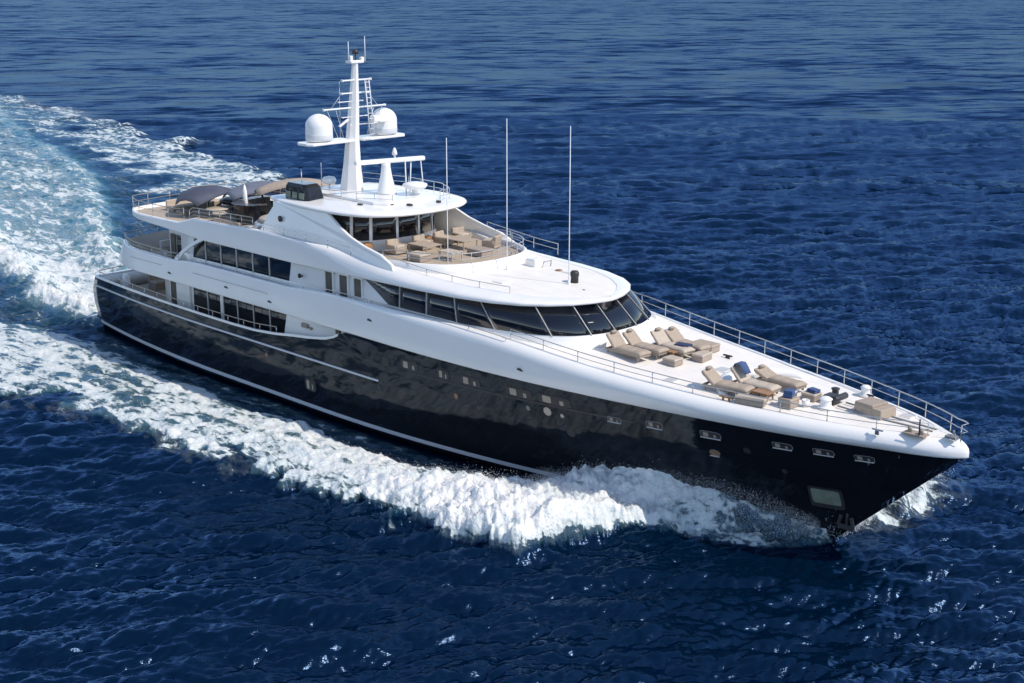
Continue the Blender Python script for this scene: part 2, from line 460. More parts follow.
b.box((10.9, -4.02, 3.9), (1.5, .14, 1.9)); part(b, 'locker_panel', M_white, mh, bevel=.04)
# white inner liner behind the cut-out
b = MB()
b.plate([(21.6, 2.75), (28.3, 2.75), (28.3, 5.14), (22.2, 5.14)], lambda z: -4.55, .5)
part(b, 'side_screen', M_white, mh, bevel=.03)
b = MB()
b.box((23.9, -4.62, 4.62), (.55, .12, .24)); b.box((24.4, -4.62, 4.55), (.25, .14, .12)); part(b, 'fairlead', M_taupe, mh, bevel=.03)
b = MB()
b.box((26.75, -4.57, 4.78), (.42, .06, .62)); part(b, 'window', M_shade, mh, bevel=.02)

# ------------------------------------------------------------------ upper deck house with the raked windscreen
baseC = [(11.5, 4.35), (20, 4.4), (28, 4.45), (33, 4.47), (35.9, 4.45), (38.4, 4.32), (40.5, 3.85), (41.9, 2.85), (42.55, 1.6), (42.72, .75), (42.75, 0)]
topC = [(11.5, 4.35), (20, 4.4), (28, 4.42), (33, 4.40), (35.6, 4.34), (37.1, 4.10), (39.1, 3.55), (40.45, 2.6), (41.1, 1.45), (41.28, .68), (41.32, 0)]
SEG = [8, 8, 16, 10, 10, 10, 9, 8, 5, 5]
def spline_seg(ctrl):
    """Catmull-Rom with a fixed count per segment, so base and top stay paired"""
    P = np.array(ctrl, float); P = np.vstack([2 * P[0] - P[1], P, np.array([P[-2][0], -P[-2][1]])]); out = []
    for i in range(1, len(P) - 2):
        for t in np.linspace(0, 1, SEG[i - 1], endpoint=False):
            a, b, c, d = P[i - 1:i + 3]
            out.append(0.5 * (2 * b + (c - a) * t + (2 * a - 5 * b + 4 * c - d) * t * t + (3 * b - a - 3 * c + d) * t ** 3))
    out.append(P[-2]); return np.array(out)
bs, tp = spline_seg(baseC), spline_seg(topC)
NP = len(bs)
ringB, ringT = symm(bs), symm(tp)
NR = len(ringB)
def z_sill(i): return 6.86 + 0.20 * float(sm(33, 41, ringB[i][0]))
def z_head(i): return 8.02 + .14 * float(sm(26, 29.5, ringT[i][0])) + 0.12 * float(sm(33, 40, ringT[i][0]))
def house_pt(u, v, off=0.0):
    """u: 0..NR-1 along the plan, v: 0 sill .. 1 head"""
    i = int(min(max(math.floor(u), 0), NR - 2)); f = u - i
    def P(i):
        B, T = ringB[i], ringT[i]
        return Vector((B[0] + (T[0] - B[0]) * v, B[1] + (T[1] - B[1]) * v, z_sill(i) + (z_head(i) - z_sill(i)) * v))
    p = P(i).lerp(P(i + 1), f)
    if off:
        t = (P(i + 1) - P(i)).normalized(); up = Vector((ringT[i][0] - ringB[i][0], ringT[i][1] - ringB[i][1], 1.15)).normalized()
        nrm = t.cross(up).normalized()
        if nrm.dot(Vector((0.3, p.y, 0))) < 0 and p.x < 40: nrm = -nrm
        if p.x >= 40 and nrm.x < 0: nrm = -nrm
        p = p + nrm * off
    return tuple(p)
b = MB()
foot = [(x + 0.25 * float(sm(34, 41, x)), y * (1 + 0.02)) for x, y in ringB]
rings = [[(x, y, 5.4) for x, y in foot], [(p[0], p[1], z_sill(i) - .12) for i, p in enumerate(foot)],
         [(p[0], p[1], z_sill(i) - .02) for i, p in enumerate(ringB)], [house_pt(i, 0) for i in range(NR)], [house_pt(i, 1) for i in range(NR)], [(p[0], p[1], 8.38) for p in ringT]]
b.loft(rings, closed=True, caps=True)
uh = part(b, 'upper_deck_house', M_white)
def u_at_x(x, port=False):
    k = min(range(NP), key=lambda i: abs(ringB[i][0] - x)); 
    return NR - 1 - k if port else k
def u_at_y(y):
    c = [i for i in range(NR) if ringB[i][0] > 37.5]
    return min(c, key=lambda i: abs(ringB[i][1] - y))
def pane(u0, u1, v0=0.0, v1=1.0, tri=0.0):
    b = MB(); n = max(4, int(abs(u1 - u0)))
    outer = []
    for k in range(n + 1):
        u = u0 + (u1 - u0) * k / n
        lo = v0
        if tri > 0: lo = v0 + (v1 - v0 - .04) * max(0, 1 - (k / n) / tri)
        outer.append([house_pt(u, lo, .012), house_pt(u, lo, .035), house_pt(u, v1, .035), house_pt(u, v1, .012)])
    b.loft(outer, closed=True, caps=True)
    return part(b, 'windscreen_pane' if ringB[int(u0)][0] > 37 else 'window', M_glass, uh)
def mullion(u, w, m=None):
    b = MB()
    rings = []
    for v in np.linspace(0, 1, 5):
        rings.append([house_pt(u - w, v, 0.01), house_pt(u - w, v, .065), house_pt(u + w, v, .065), house_pt(u + w, v, 0.01)])
    b.loft(rings, closed=True, caps=True, smooth=False)
    return part(b, 'mullion', m or M_trim, uh)
side_x = [28.8, 31.7, 33.75, 35.8, 38.35]
ub = [u_at_x(x) for x in side_x] + [u_at_y(y) for y in (-3.45, -2.1, -0.7, 0.7, 2.1, 3.45)]
ub += [NR - 1 - u for u in ub[:5]][::-1]
for k in range(len(ub) - 1):
    first, last = k == 0, k == len(ub) - 2
    if first: pane(ub[0], ub[1] - .2, .03, .97, tri=.72)
    elif last: pane(ub[-1], ub[-2] + .2, .03, .97, tri=.72)
    else: pane(ub[k] + .2, ub[k + 1] - .2, .03, .97)
for k, u in enumerate(ub[1:-1]): mullion(u, .10 if 2 < k < 11 else .07)
# side windows further aft (starboard), six tall panes, then three small doors
wx = np.linspace(12.7, 22.2, 7)
for k in range(6):
    if k:
        b = MB(); b.box((wx[k], -4.455, 6.96), (.07, .06, 2.1)); part(b, 'mullion', M_trim, uh)
    wall_pane('window', wx[k] + .03, wx[k + 1] - .03, 5.9, 8.02, -4.40, uh, M_glass, skew=(0.35 if k == 0 else 0, .45 if k == 5 else 0))
for x0, x1, mm in [(25.75, 26.35, M_shade), (26.95, 27.6, M_shade), (28.15, 28.75, M_shade)]:
    wall_pane('door', x0, x1, 5.9, 7.92, -4.47, uh, mm)
    b = MB()
    for xx in (x0 - .04, x1 + .04): b.box((xx, -4.50, 6.95), (.07, .12, 2.0))
    b.box(((x0 + x1) / 2, -4.50, 7.97), (x1 - x0 + .3, .14, .08)); part(b, 'door_frame', M_white, uh)
# aft part of the house: bulkhead with doors, open aft deck
b = MB()
b.prism([(8.9, -3.55), (11.6, -3.75), (11.6, 3.75), (8.9, 3.55)], 5.4, 8.1)
ab = part(b, 'aft_bulkhead', M_white)
for x0, x1, mm in [(9.25, 9.75, M_shade), (9.95, 10.55, M_glass), (10.8, 11.3, M_beige2)]:
    wall_pane('door', x0, x1, 5.5, 7.6, -3.68, ab, mm)
b = MB(); b.box((8.86, 0, 6.75), (.08, 4.6, 2.3)); part(b, 'sliding_door', M_glass, ab)

# swooping side fins between the two white bands
for sd in (-1, 1):
    b = MB(); pts = []
    for t in np.linspace(0, 1, 10):
        z = 6.45 + 1.65 * t; x = 11.6 + 2.6 * t ** 1.35; pts.append((x, z))
    pts2 = [(x + .55 - .15 * math.sin(math.pi * t), z) for (x, z), t in zip(pts, np.linspace(0, 1, 10))]
    poly = pts + pts2[::-1]
    o0 = lambda z, sd=sd: sd * (5.04 - .2 * (z - 6.4) / 1.65)
    b.plate(poly, o0, -sd * .16)
    part(b, 'side_fin', M_white, bevel=.03)

# ------------------------------------------------------------------ sun deck band that sweeps forward into the bridge roof
def band_h(x):
    if x < 8.6: return 4.82 - 0.95 * ((8.6 - x) / 3.4) ** 2.4
    return interp(x, [8.6, 24, 30, 33.5, 36, 38, 39.4, 40.4, 41.1, 41.55, 41.75, 41.82], [4.82, 4.86, 4.82, 4.76, 4.60, 4.24, 3.72, 3.0, 2.15, 1.2, .5, 0.0])
def band_top(x): return interp(x, [5, 12.0, 12.9, 13.6, 18, 20, 26, 28.6, 30.5, 32.8, 35, 38, 41.45],
                                  [8.72, 8.80, 9.02, 9.22, 9.34, 9.42, 9.30, 9.12, 8.92, 8.72, 8.64, 8.58, 8.46])
def band_bot(x): return interp(x, [5.2, 6.3, 9.1, 12.3, 14.1, 24, 28.5, 33, 36.5, 40, 42], [8.46, 8.42, 8.30, 8.17, 8.04, 8.03, 8.10, 8.15, 8.19, 8.25, 8.27])
NB = 150
bx = np.r_[np.linspace(5.2, 33, 80, endpoint=False), 41.82 - 8.82 * (np.linspace(1, 0, 60) ** 2.0)]
def band_ring(x, sd):
    h = band_h(x); zb, zt = band_bot(x), band_top(x)
    wide = float(sm(23, 31, x)); r = 0.10 + wide * min(0.9, 0.9)
    r = min(r, max(h * .9, .01)); hv = (zt - zb) - (.10 + .06 * (1 - wide))
    hv = min(hv, .10 + wide * 1.0)
    ring = [(x, max(h - .28, 0), zb), (x, h - .02 if h > .05 else h, zb), (x, h, zb + .05)]
    for k in range(9):
        a = math.pi / 2 * k / 8
        ring.append((x, max(h - r + r * math.cos(a), 0), zt - hv + hv * math.sin(a)))
    ins = max(h - r - .05, 0)
    ring.append((x, ins, zt)); ring.append((x, max(ins - .02, 0), max(zb, zt - (.6 if x < 21 else .12))))
    ring.append((x, max(ins - .02, 0), zb + .02))
    return [(px, sd * py, pz) for px, py, pz in ring]
b = MB()
for sd in (-1, 1):
    rings = [band_ring(x, sd) for x in bx]
    for rg, kk in zip(rings[:3], (.5, .3, .1)):
        for i, p in enumerate(rg): rg[i] = (p[0] + kk * (8.7 - p[2]) * .6, p[1], p[2])
    b.loft(rings, closed=True)
aft = [band_ring(bx[0], 1)[i] for i in (1, 2, 7, 11, 12)]
rr = [[(p[0] + .3 * (8.7 - p[2]) - .55 * (1 - t * t), p[1] * t, p[2]) for p in aft] for t in np.linspace(-1, 1, 15)]
b.loft(rr, closed=False)
part(b, 'sun_deck_bulwark', M_white)
deck_sheet('sun_deck', np.linspace(5.0, 24, 24), lambda x: band_h(max(x, 5.2)) - .14, lambda x: 8.34 if x > 13 else 8.50, .04, M_teak, camber=0)
deck_sheet('bridge_roof', np.r_[np.linspace(20.5, 37, 30), np.linspace(37.3, 41.4, 16)],
           lambda x: max(band_h(x) - (0.15 + float(sm(23, 31, x)) * .9), .03), lambda x: min(band_top(x) - .02, 8.78), .3, M_deck, ny=17, camber=.05)

# ------------------------------------------------------------------ wheelhouse and hardtop
whC = [(19.6, 3.4), (22, 3.65), (24.6, 3.6), (25.9, 3.2), (26.8, 2.3), (27.2, 1.15), (27.3, 0)]
wh = symm(spline(whC, 40)); NW = len(wh)
b = MB()
b.loft([[(x, y, 8.5) for x, y in wh], [(x, y, 9.45) for x, y in wh], [(x * .985 + .40, y * .985, 10.95) for x, y in wh]], closed=True, caps=True)
whs = part(b, 'wheelhouse', M_white)
def wh_pt(u, v, off):
    i = int(min(max(math.floor(u), 0), NW - 2)); f = u - i
    x = wh[i][0] + (wh[i + 1][0] - wh[i][0]) * f; y = wh[i][1] + (wh[i + 1][1] - wh[i][1]) * f
    tx, ty = wh[i + 1][0] - wh[i][0], wh[i + 1][1] - wh[i][1]; L = math.hypot(tx, ty)
    x2, y2 = x * .985 + .40, y * .985
    k = (v * 1.5)
    px, py = x + (x2 - x) * v, y + (y2 - y) * v
    return (px + ty / L * off, py - tx / L * off, 9.45 + k)
def wh_window(u0, u1):
    b = MB(); rings = []
    for k in range(7):
        u = u0 + (u1 - u0) * k / 6
        rings.append([wh_pt(u, -.04, .0), wh_pt(u, -.04, .03), wh_pt(u, .94, .03), wh_pt(u, .94, .0)])
    b.loft(rings, closed=True, caps=True)
    part(b, 'window', M_glass, whs)
def wh_u(y, fwd=True):
    return min([i for i in range(NW) if wh[i][0] > 25.0], key=lambda i: abs(wh[i][1] - y))
edges = [6, 13, 19, wh_u(-3.05), wh_u(-2.25), wh_u(-.75), wh_u(.8), wh_u(2.1), wh_u(3.05), NW - 20, NW - 14, NW - 7]
for a, c in zip(edges[:-1], edges[1:]): wh_window(a + .35, c - .35)
# hardtop
htC = [(19.6, 3.5), (21, 3.95), (24, 4.25), (26.3, 4.15), (28.0, 3.6), (29.0, 2.5), (29.4, 1.2), (29.5, 0)]
ht = symm(spline(htC, 40))
def ring_in(k, z, dx=0): return [(24 + (x - 24) * k + dx, y * k, z) for x, y in ht]
b = MB()
b.loft([ring_in(.93, 10.88), ring_in(.985, 10.92), ring_in(1.0, 11.0), ring_in(.985, 11.09), ring_in(.9, 11.17), ring_in(.6, 11.24), ring_in(.2, 11.27)], closed=True, caps=True)
htop = part(b, 'hardtop', M_white)
# wing walls each side
for sd in (-1, 1):
    b = MB()
    poly = [(19.7, 9.2), (19.9, 9.45), (20.3, 10.2), (20.9, 10.98), (24.9, 11.0), (25.6, 10.86), (26.6, 10.35), (27.6, 9.95), (28.7, 9.66), (30.1, 9.38), (31.0, 9.0), (31.2, 8.7), (24, 8.7)]
    n = len(poly)
    yo = lambda x, z, sd=sd: sd * (4.42 - .22 * (z - 9.2) + .0 * x - .10 * float(sm(28, 32, x)))
    vs = [(x, yo(x, z), z) for x, z in poly] + [(x, yo(x, z) - sd * .16, z) for x, z in poly]
    b.add(vs, [tuple(range(n)), tuple(range(n, 2 * n))[::-1]] + [((k + 1) % n, k, k + n, (k + 1) % n + n) for k in range(n)])
    part(b, 'wing_wall', M_white, bevel=.03)
b = MB(); b.lathe([(.17, 0), (.17, .05)], (0, 0, 0), 16)
o = part(b, 'vent_port', M_dark); o.location = (21.6, -4.28, 10.15); o.rotation_euler = (rad(90), 0, 0)
# black exhaust cowl
b = MB()
def cowl(k, z, dx): return [(22.1 + dx + sx * 1.05 * k, -2.95 + sy * .62 * k, z) for sx, sy in ((-1, -.8), (-.8, -1), (.8, -1), (1, -.8), (1, .8), (.8, 1), (-.8, 1), (-1, .8))]
b.loft([cowl(1.05, 11.0, 0), cowl(1.0, 11.3, -.03), cowl(.92, 11.85, -.12), cowl(.78, 12.03, -.18)], closed=True, caps=True, smooth=False)
fn = part(b, 'exhaust_cowl', M_navy if False else M_gloss, bevel=.05)
b = MB()
for k in range(3): b.box((21.45 + k * .6, -3.585 + .0, 11.42), (.45, .03, .34), rx=-.10)
part(b, 'louvre', M_pocket, fn)

# terrace coaming on the bridge roof, in front of the wheelhouse
tcC = [(29.9, 4.0), (31.8, 3.65), (33.3, 2.85), (34.0, 1.6), (34.2, 0)]
tc = symm(spline(tcC, 30))
b = MB(); rings = []
for i, (x, y) in enumerate(tc):
    j0, j1 = max(i - 1, 0), min(i + 1, len(tc) - 1)
    tx, ty = tc[j1][0] - tc[j0][0], tc[j1][1] - tc[j0][1]; L = math.hypot(tx, ty); nx, ny = ty / L, -tx / L
    rings.append([(x + nx * .16, y + ny * .16, 8.5), (x + nx * .08, y + ny * .08, 9.12), (x, y, 9.16), (x - nx * .10, y - ny * .10, 9.12), (x - nx * .12, y - ny * .12, 8.5)])
b.loft(rings, closed=True, caps=True)
part(b, 'terrace_coaming', M_white)
b = MB()
poly = [(29.2, -3.9)] + [(x - .1, y * .96) for x, y in tc] + [(29.2, 3.9), (27.2, 3.6), (27.4, 0), (27.2, -3.6)]
b.prism(poly, 8.70, 8.865)
part(b, 'terrace_floor', M_teak)

# foredeck moulded coaming behind the forward loungers, and low plinth
b = MB(); rings = []
for a in np.linspace(rad(95), rad(238), 26):
    cx, cy = 51.5 + 2.3 * math.cos(a), -0.35 + 2.45 * math.sin(a); z0 = cap_up(cx) - .03
    nx, ny = math.cos(a), math.sin(a); k = max(0.0, math.sin((a - rad(95)) / rad(143) * math.pi)) ** .5
    w = .16 + .24 * k; h = .08 + .34 * k
    rings.append([(cx + nx * w, cy + ny * w, z0), (cx + nx * w * .7, cy + ny * w * .7, z0 + h * .8), (cx, cy, z0 + h), (cx - nx * w * .6, cy - ny * w * .6, z0 + h * .8), (cx - nx * w * .8, cy - ny * w * .8, z0)])
b.loft(rings, closed=True, caps=True)
part(b, 'foredeck_coaming', M_white)

# ------------------------------------------------------------------ mast, domes, radar
b = MB()
def oct_ring(cx, w, l, z, cy=0): return [(cx + l * c, cy + w * s, z) for c, s in [(math.cos(t), math.sin(t)) for t in np.linspace(.39, .39 + 2 * math.pi, 8, endpoint=False)]]
b.loft([oct_ring(22.45, .66, .88, 11.2), oct_ring(22.5, .62, .82, 11.35), oct_ring(22.6, .47, .60, 12.8), oct_ring(22.7, .37, .46, 14.2), oct_ring(22.95, .27, .32, 16.5), oct_ring(23.1, .17, .20, 18.2), oct_ring(23.1, .17, .20, 18.35)], closed=True, caps=True, smooth=False)
mast = part(b, 'mast', M_white)
b = MB()
b.prism([(20.6, -1.7), (21.4, -2.0), (26.8, -2.0), (27.4, -1.5), (27.4, 1.9), (20.6, 1.9)], 11.22, 11.40)
part(b, 'mast_base', M_white, bevel=.05)
b = MB()
def wing(b, x, y0, y1, z, w, t):
    b.box((x, (y0 + y1) / 2, z), (w, abs(y1 - y0), t))
b.prism([(22.1, -.3), (22.0, -3.2), (22.3, -3.45), (23.1, -3.45), (23.4, -3.2), (23.3, -.3)], 14.12, 14.27)
b.prism([(22.1, .3), (22.0, 3.2), (22.3, 3.45), (23.1, 3.45), (23.4, 3.2), (23.3, .3)], 14.12, 14.27)
part(b, 'dome_platform', M_white, mast, bevel=.05)
for sd in (-1, 1):
    b = MB()
    prof = [(.35, -.12), (.45, 0), (.70, .05), (.735, .12), (.735, .40), (.73, .80)]
    prof += [(.73 * math.cos(a), .80 + .68 * math.sin(a)) for a in np.linspace(.12, 1.5, 9)]
    b.lathe(prof, (22.7, sd * 2.28, 14.27), 28)
    d = part(b, 'satellite_dome', M_dome, mast)
    b = MB(); b.lathe([(.737, .10), (.742, .12), (.742, .38), (.737, .40)], (22.7, sd * 2.28, 14.27), 28)
    part(b, 'dome_band', M_band, mast)
for x, z, w0, w1, th in [(23.05, 17.45, .95, 1.0, .10), (22.95, 16.75, .95, 1.0, .09), (22.9, 16.3, 1.1, .5, .05), (22.85, 15.95, 2.1, 2.15, .10), (22.8, 15.0, .3, 1.6, .08), (22.8, 15.45, .8, .9, .05)]:
    b = MB(); b.box((x + .1, (w1 - w0) / 2, z), (.13, w0 + w1, th * .75))
    for y in (-w0, w1): b.box((x + .1, y, z), (.18, .08, th + .02))
    part(b, 'crossarm', M_white, mast, bevel=.02)
b = MB()
b.tube([(23.6, .55, 14.4), (23.3, .5, 17.4)], .03); b.tube([(23.6, .85, 14.4), (23.3, .78, 17.4)], .03)
for z in np.arange(14.5, 17.3, .28): b.tube([(23.6 - .1 * (z - 14.4), .53, z), (23.6 - .1 * (z - 14.4), .83, z)], .02, 5)
part(b, 'mast_ladder', M_whip, mast)
b = MB()
b.box((23.1, 0, 18.42), (.5, .9, .14)); b.box((23.1, -.3, 18.6), (.25, .18, .3)); b.box((23.15, .45, 18.55), (.2, .2, .22))
part(b, 'mast_cap', M_white, mast, bevel=.03)
b = MB(); b.lathe([(.05, 0), (.17, .03), (.17, .2), (.08, .28)], (23.1, .05, 18.8), 12); b.tube([(23.1, .05, 18.5), (23.1, .05, 18.8)], .04)
part(b, 'mast_light', M_dark, mast)
for y, z0, z1 in [(-.42, 18.4, 19.5), (.72, 18.4, 19.75)]:
    b = MB(); b.tube([(23.1, y, z0), (23.1, y, z1)], .035, 6, .02); part(b, 'aerial', M_whip, mast)
b = MB()
for y in (-1.9, -1.3, 1.4, 2.0): b.tube([(22.95, y, 15.95), (22.9, y * .55, 14.15)], .012, 4)
b.tube([(23.0, -.9, 16.75), (22.9, -1.6, 15.95)], .012, 4); b.tube([(23.0, .9, 16.75), (22.9, 1.7, 15.95)], .012, 4)
for y in (-1, 1): b.tube([(22.9, y * .95, 17.4), (22.9, y * 1.0, 14.2)], .012, 4)
part(b, 'stay_wire', M_whip, mast)
b = MB(); b.box((23.4, 1.1, 15.3), (.4, .5, .35)); b.box((23.4, 1.55, 15.15), (.5, .7, .12)); part(b, 'signal_lamp', M_white, mast, bevel=.04)
b = MB(); b.box((23.25, -1.0, 15.2), (.16, .7, .1), rx=.5); part(b, 'horn', M_white, mast, bevel=.03)
# open array radar on its cone
b = MB()
b.lathe([(.58, 0), (.53, .12), (.32, 1.0), (.24, 1.55), (.24, 1.68)], (25.1, .35, 11.38), 20)
ped = part(b, 'radar_pedestal', M_white)
b = MB(); b.box((0, 0, 0), (.30, 4.2, .24)); o = part(b, 'radar_scanner', M_white, ped, bevel=.06); o.location = (25.1, .65, 13.18); o.rotation_euler = (0, 0, rad(-14))
b = MB(); b.tube([(25.2, .9, 13.2), (25.2, .9, 13.5)], .05); b.lathe([(.1, 0), (.16, .08), (.1, .3), (.03, .42)], (25.2, .9, 13.45), 10); part(b, 'masthead_lamp', M_white, ped)
b = MB()
b.lathe([(.22, 0), (.16, .3), (.2, .38), (.58, .48), (.68, .60), (.66, .70), (.35, .78)], (26.5, 1.2, 11.3), 22)
part(b, 'searchlight_platform', M_white)
b = MB(); b.tube([(26.0, 1.0, 11.3), (25.6, 1.3, 13.2)], .035); b.tube([(25.6, 1.6, 11.3), (25.4, 1.9, 13.2)], .035); b.tube([(26.6, 1.7, 11.9), (25.5, 2.5, 13.2)], .03)
part(b, 'scanner_post', M_whip)
b = MB(); b.lathe([(.1, 0), (.32, .06), (.42, .22), (.32, .4), (.06, .46)], (21.0, -.4, 11.55), 16); b.tube([(21.0, -.4, 11.2), (21.0, -.4, 11.6)], .06)
part(b, 'small_dome', M_white)
for x, y, h in [(19.9, -1.5, 1.2), (20.3, -.4, 1.5), (21.0, .8, 1.6), (20.6, 2.2, 1.3)]:
    b = MB(); b.tube([(x, y, 11.2), (x, y, 11.2 + h)], .025, 5); part(b, 'aerial', M_whip)
for (x, y, z0, z1) in [(30.4, 0.0 - 3.9, 8.9, 0), (34.8, 0, 8.55, 16.25), (38.9, .15, 8.5, 16.2)]:
    if z1 == 0: x, y, z0, z1 = 32.95, -2.33, 8.72, 15.35
    b = MB(); b.tube([(x, y, z0), (x, y, z0 + .5), (x, y, z1)], .032, 6, .02); b.lathe([(.11, 0), (.08, .12), (.05, .3)], (x, y, z0), 10)
    part(b, 'whip_antenna', M_whip)
# brow-roof fittings
b = MB(); b.lathe([(.19, 0), (.19, .42), (.22, .45), (.22, .62), (.16, .7)], (38.85, .62, 8.46), 14); part(b, 'searchlight', M_dark)
b = MB(); b.lathe([(.2, 0), (.17, .1), (.05, .15)], (40.1, -.1, 8.40), 12); part(b, 'deck_fitting', M_dark)
b = MB(); b.box((35.0, 1.75, 8.78), (.7, .6, .45)); b.box((35.05, 1.7, 9.03), (.55, .48, .06)); part(b, 'roof_locker', M_white, bevel=.06)
b = MB(); b.tube([(35.6, 1.7, 8.62), (35.7, 1.75, 8.95), (35.7, 2.3, 8.95), (35.6, 2.35, 8.62)], .03); part(b, 'roof_handrail', M_steel)
b = MB(); b.lathe([(.22, 0), (.2, .07), (.08, .11)], (36.6, 1.9, 8.58), 12); part(b, 'deck_fitting', M_brass)
# hardtop fittings
for x, y, s in [(27.2, -1.2, .25), (28.1, -.6, .2), (26.2, -2.4, .18), (28.4, 1.2, .16)]:
    b = MB(); b.box((x, y, 11.25), (s * 1.6, s, .12)); part(b, 'roof_fitting', M_dark, bevel=.02)

for x, z in [(11.2, 5.65), (17.2, 5.75), (21.4, 5.62), (30.2, 6.2), (40.6, 5.7)]:
    b = MB(); b.box((x, -flank_h(x) - .02, z), (.22, .05, .10)); b.box((x + .16, -flank_h(x) - .02, z - .03), (.08, .06, .06)); part(b, 'flank_fitting', M_dark, bevel=.01)
b = MB(); b.tube([(23.6, -4.45, 7.3), (23.6, -4.6, 7.3)], .05); b.lathe([(.05, 0), (.1, .05), (.1, .18), (.05, .24)], (23.6, -4.62, 7.22), 10); part(b, 'wall_lamp', M_dark)
b = MB(); b.box((17.6, -5.16, 6.05), (7.5, .012, .018)); b.box((8.6, -5.13, 6.0), (3.6, .012, .02)); part(b, 'seam_line', M_grey)
for x, y, sx, sy in [(43.1, 2.9, .8, .8), (48.2, .2, .7, .7), (56.9, .9, .6, .6), (47.6, -2.7, .6, .5)]:
    b = MB(); z = cap_up(x) + .05 * (1 - (y / max(flank_h(x), .1)) ** 2) - .02
    b.box((x, y, z), (sx, sy, .05)); b.mi = 1; b.box((x, y, z + .028), (sx * .8, sy * .8, .02)); part(b, 'deck_hatch', [M_deck, M_trim], bevel=.01)
for x, y, sx, sy in [(36.4, -1.9, .7, .7), (37.2, 2.1, .7, .7), (25.0, 2.9, .6, .6)]:
    b = MB(); z = 8.70 if x > 30 else 11.24
    b.box((x, y, z - .06), (sx, sy, .06)); part(b, 'roof_hatch', M_trim if x < 30 else M_deck, bevel=.015)

# ------------------------------------------------------------------ railings
MST = {}
def stanchion_mesh(h, r=.022):
    k = (round(h, 2), r)
    if k not in MST:
        b = MB(); b.tube([(0, 0, 0), (0, 0, h)], r, 6)
        o = b.build('stanchion', M_steel); MST[k] = o.data; bpy.data.objects.remove(o)
    return MST[k]
def resample(pts, step):
    P = np.array(pts, float); L = np.r_[0, np.cumsum(np.linalg.norm(np.diff(P, axis=0), axis=1))]
    n = max(2, int(round(L[-1] / step)) + 1); s = np.linspace(0, L[-1], n)
    return np.c_[[np.interp(s, L, P[:, k]) for k in range(3)]].T
def railing(pts, h, rails, step, r=.024, fine=.4, mid_r=.016, m=None):
    b = MB()
    F = resample(pts, fine)
    for k in rails:
        b.tube([(p[0], p[1], p[2] + h * k) for p in F], r if k == 1 else mid_r, 6)
    o = part(b, 'railing', m or M_steel)
    me = stanchion_mesh(h)
    for p in resample(pts, step):
        s = bpy.data.objects.new('stanchion', me); s.location = tuple(p); s.parent = o; COL.objects.link(s)
    return o
def edge_pts(x0, x1, sd, inset=.32, n=60, z=None):
    return [(x, sd * max(flank_h(x) - inset, 0.0), cap_up(x) - .02 if z is None else z) for x in np.linspace(x0, x1, n)]
tip = 59.55
bowrail = edge_pts(36.5, tip, 1, .38) + [(59.85, .3, 5.83), (59.95, 0, 5.83), (59.85, -.3, 5.83)]
railing(bowrail, .66, (.5, 1), 1.65, r=.024)
railing(edge_pts(39.5, 58.6, -1, .62), .48, (.5, 1), 2.0, r=.022)
railing(edge_pts(30.0, 39.5, -1, .3), .13, (1,), 2.2, r=.02)
# terrace front
railing([(29.9, -4.0, 9.0)] + [(x - .05, y * .98, 9.1) for x, y in tc[3:-3]] + [(29.9, 4.0, 9.0)], .55, (.5, 1), 1.7, r=.022)
railing([(x, -(band_h(x) - .98), band_top(x)) for x in np.linspace(29.5, 38.2, 20)], .30, (1,), 1.7, r=.018)
railing([(x, -(band_h(x) - .12), band_top(x) - .02) for x in np.linspace(20.6, 28.2, 14)], .42, (.5, 1), 1.9, r=.016)
railing([(x, (band_h(x) - .12), band_top(x) - .02) for x in np.linspace(28.5, 34, 8)], .60, (.5, 1), 1.9, r=.022)
# sun deck aft
sd_pts = [(13.2, -4.72, 9.0)] + [(x, -4.72, band_top(x)) for x in np.linspace(13.6, 19.6, 8)]
railing(sd_pts, .62, (.33, .66, 1), 1.05, r=.026, m=M_rail)
arc = [(x, -(band_h(max(x, 5.22)) - .1), band_top(x)) for x in np.linspace(12.6, 5.25, 16)]
arc2 = arc + [(5.0, -2.4, 8.72), (4.8, -1.2, 8.72), (4.75, 0, 8.72), (4.8, 1.2, 8.72), (5.0, 2.4, 8.72)] + [(x, -y, z) for x, y, z in arc[::-1]]
railing(arc2, .75, (.5, 1), 1.7, r=.022, m=M_rail)
# upper deck aft
arc = [(x, -(flank_h(max(x, 4.8)) - .1), cap_up(x) - .02) for x in np.linspace(12.2, 4.8, 16)]
arc2 = arc + [(4.2, -2.4, 6.66), (4.0, -1.2, 6.66), (3.95, 0, 6.66), (4.0, 1.2, 6.66), (4.2, 2.4, 6.66)] + [(x, -y, z) for x, y, z in arc[::-1]]
railing(arc2, .42, (.5, 1), 1.5, r=.03, m=M_rail)
railing([(x, -5.0, cap_up(x) - .01) for x in np.linspace(13.6, 29.8, 20)], .16, (1,), 2.7, r=.022)
# main deck aft
arc = [(x, -(hull_h(x, 3.6) - .02), cap_main(x) + .06) for x in np.linspace(22.0, 1.3, 30)]
arc2 = arc + [(1.05, -3.2, 3.78), (1.0, 0, 3.78), (1.05, 3.2, 3.78)] + [(x, -y, z) for x, y, z in arc[::-1][:12]]
railing(arc2, .34, (1,), 1.6, r=.028, m=M_rail)
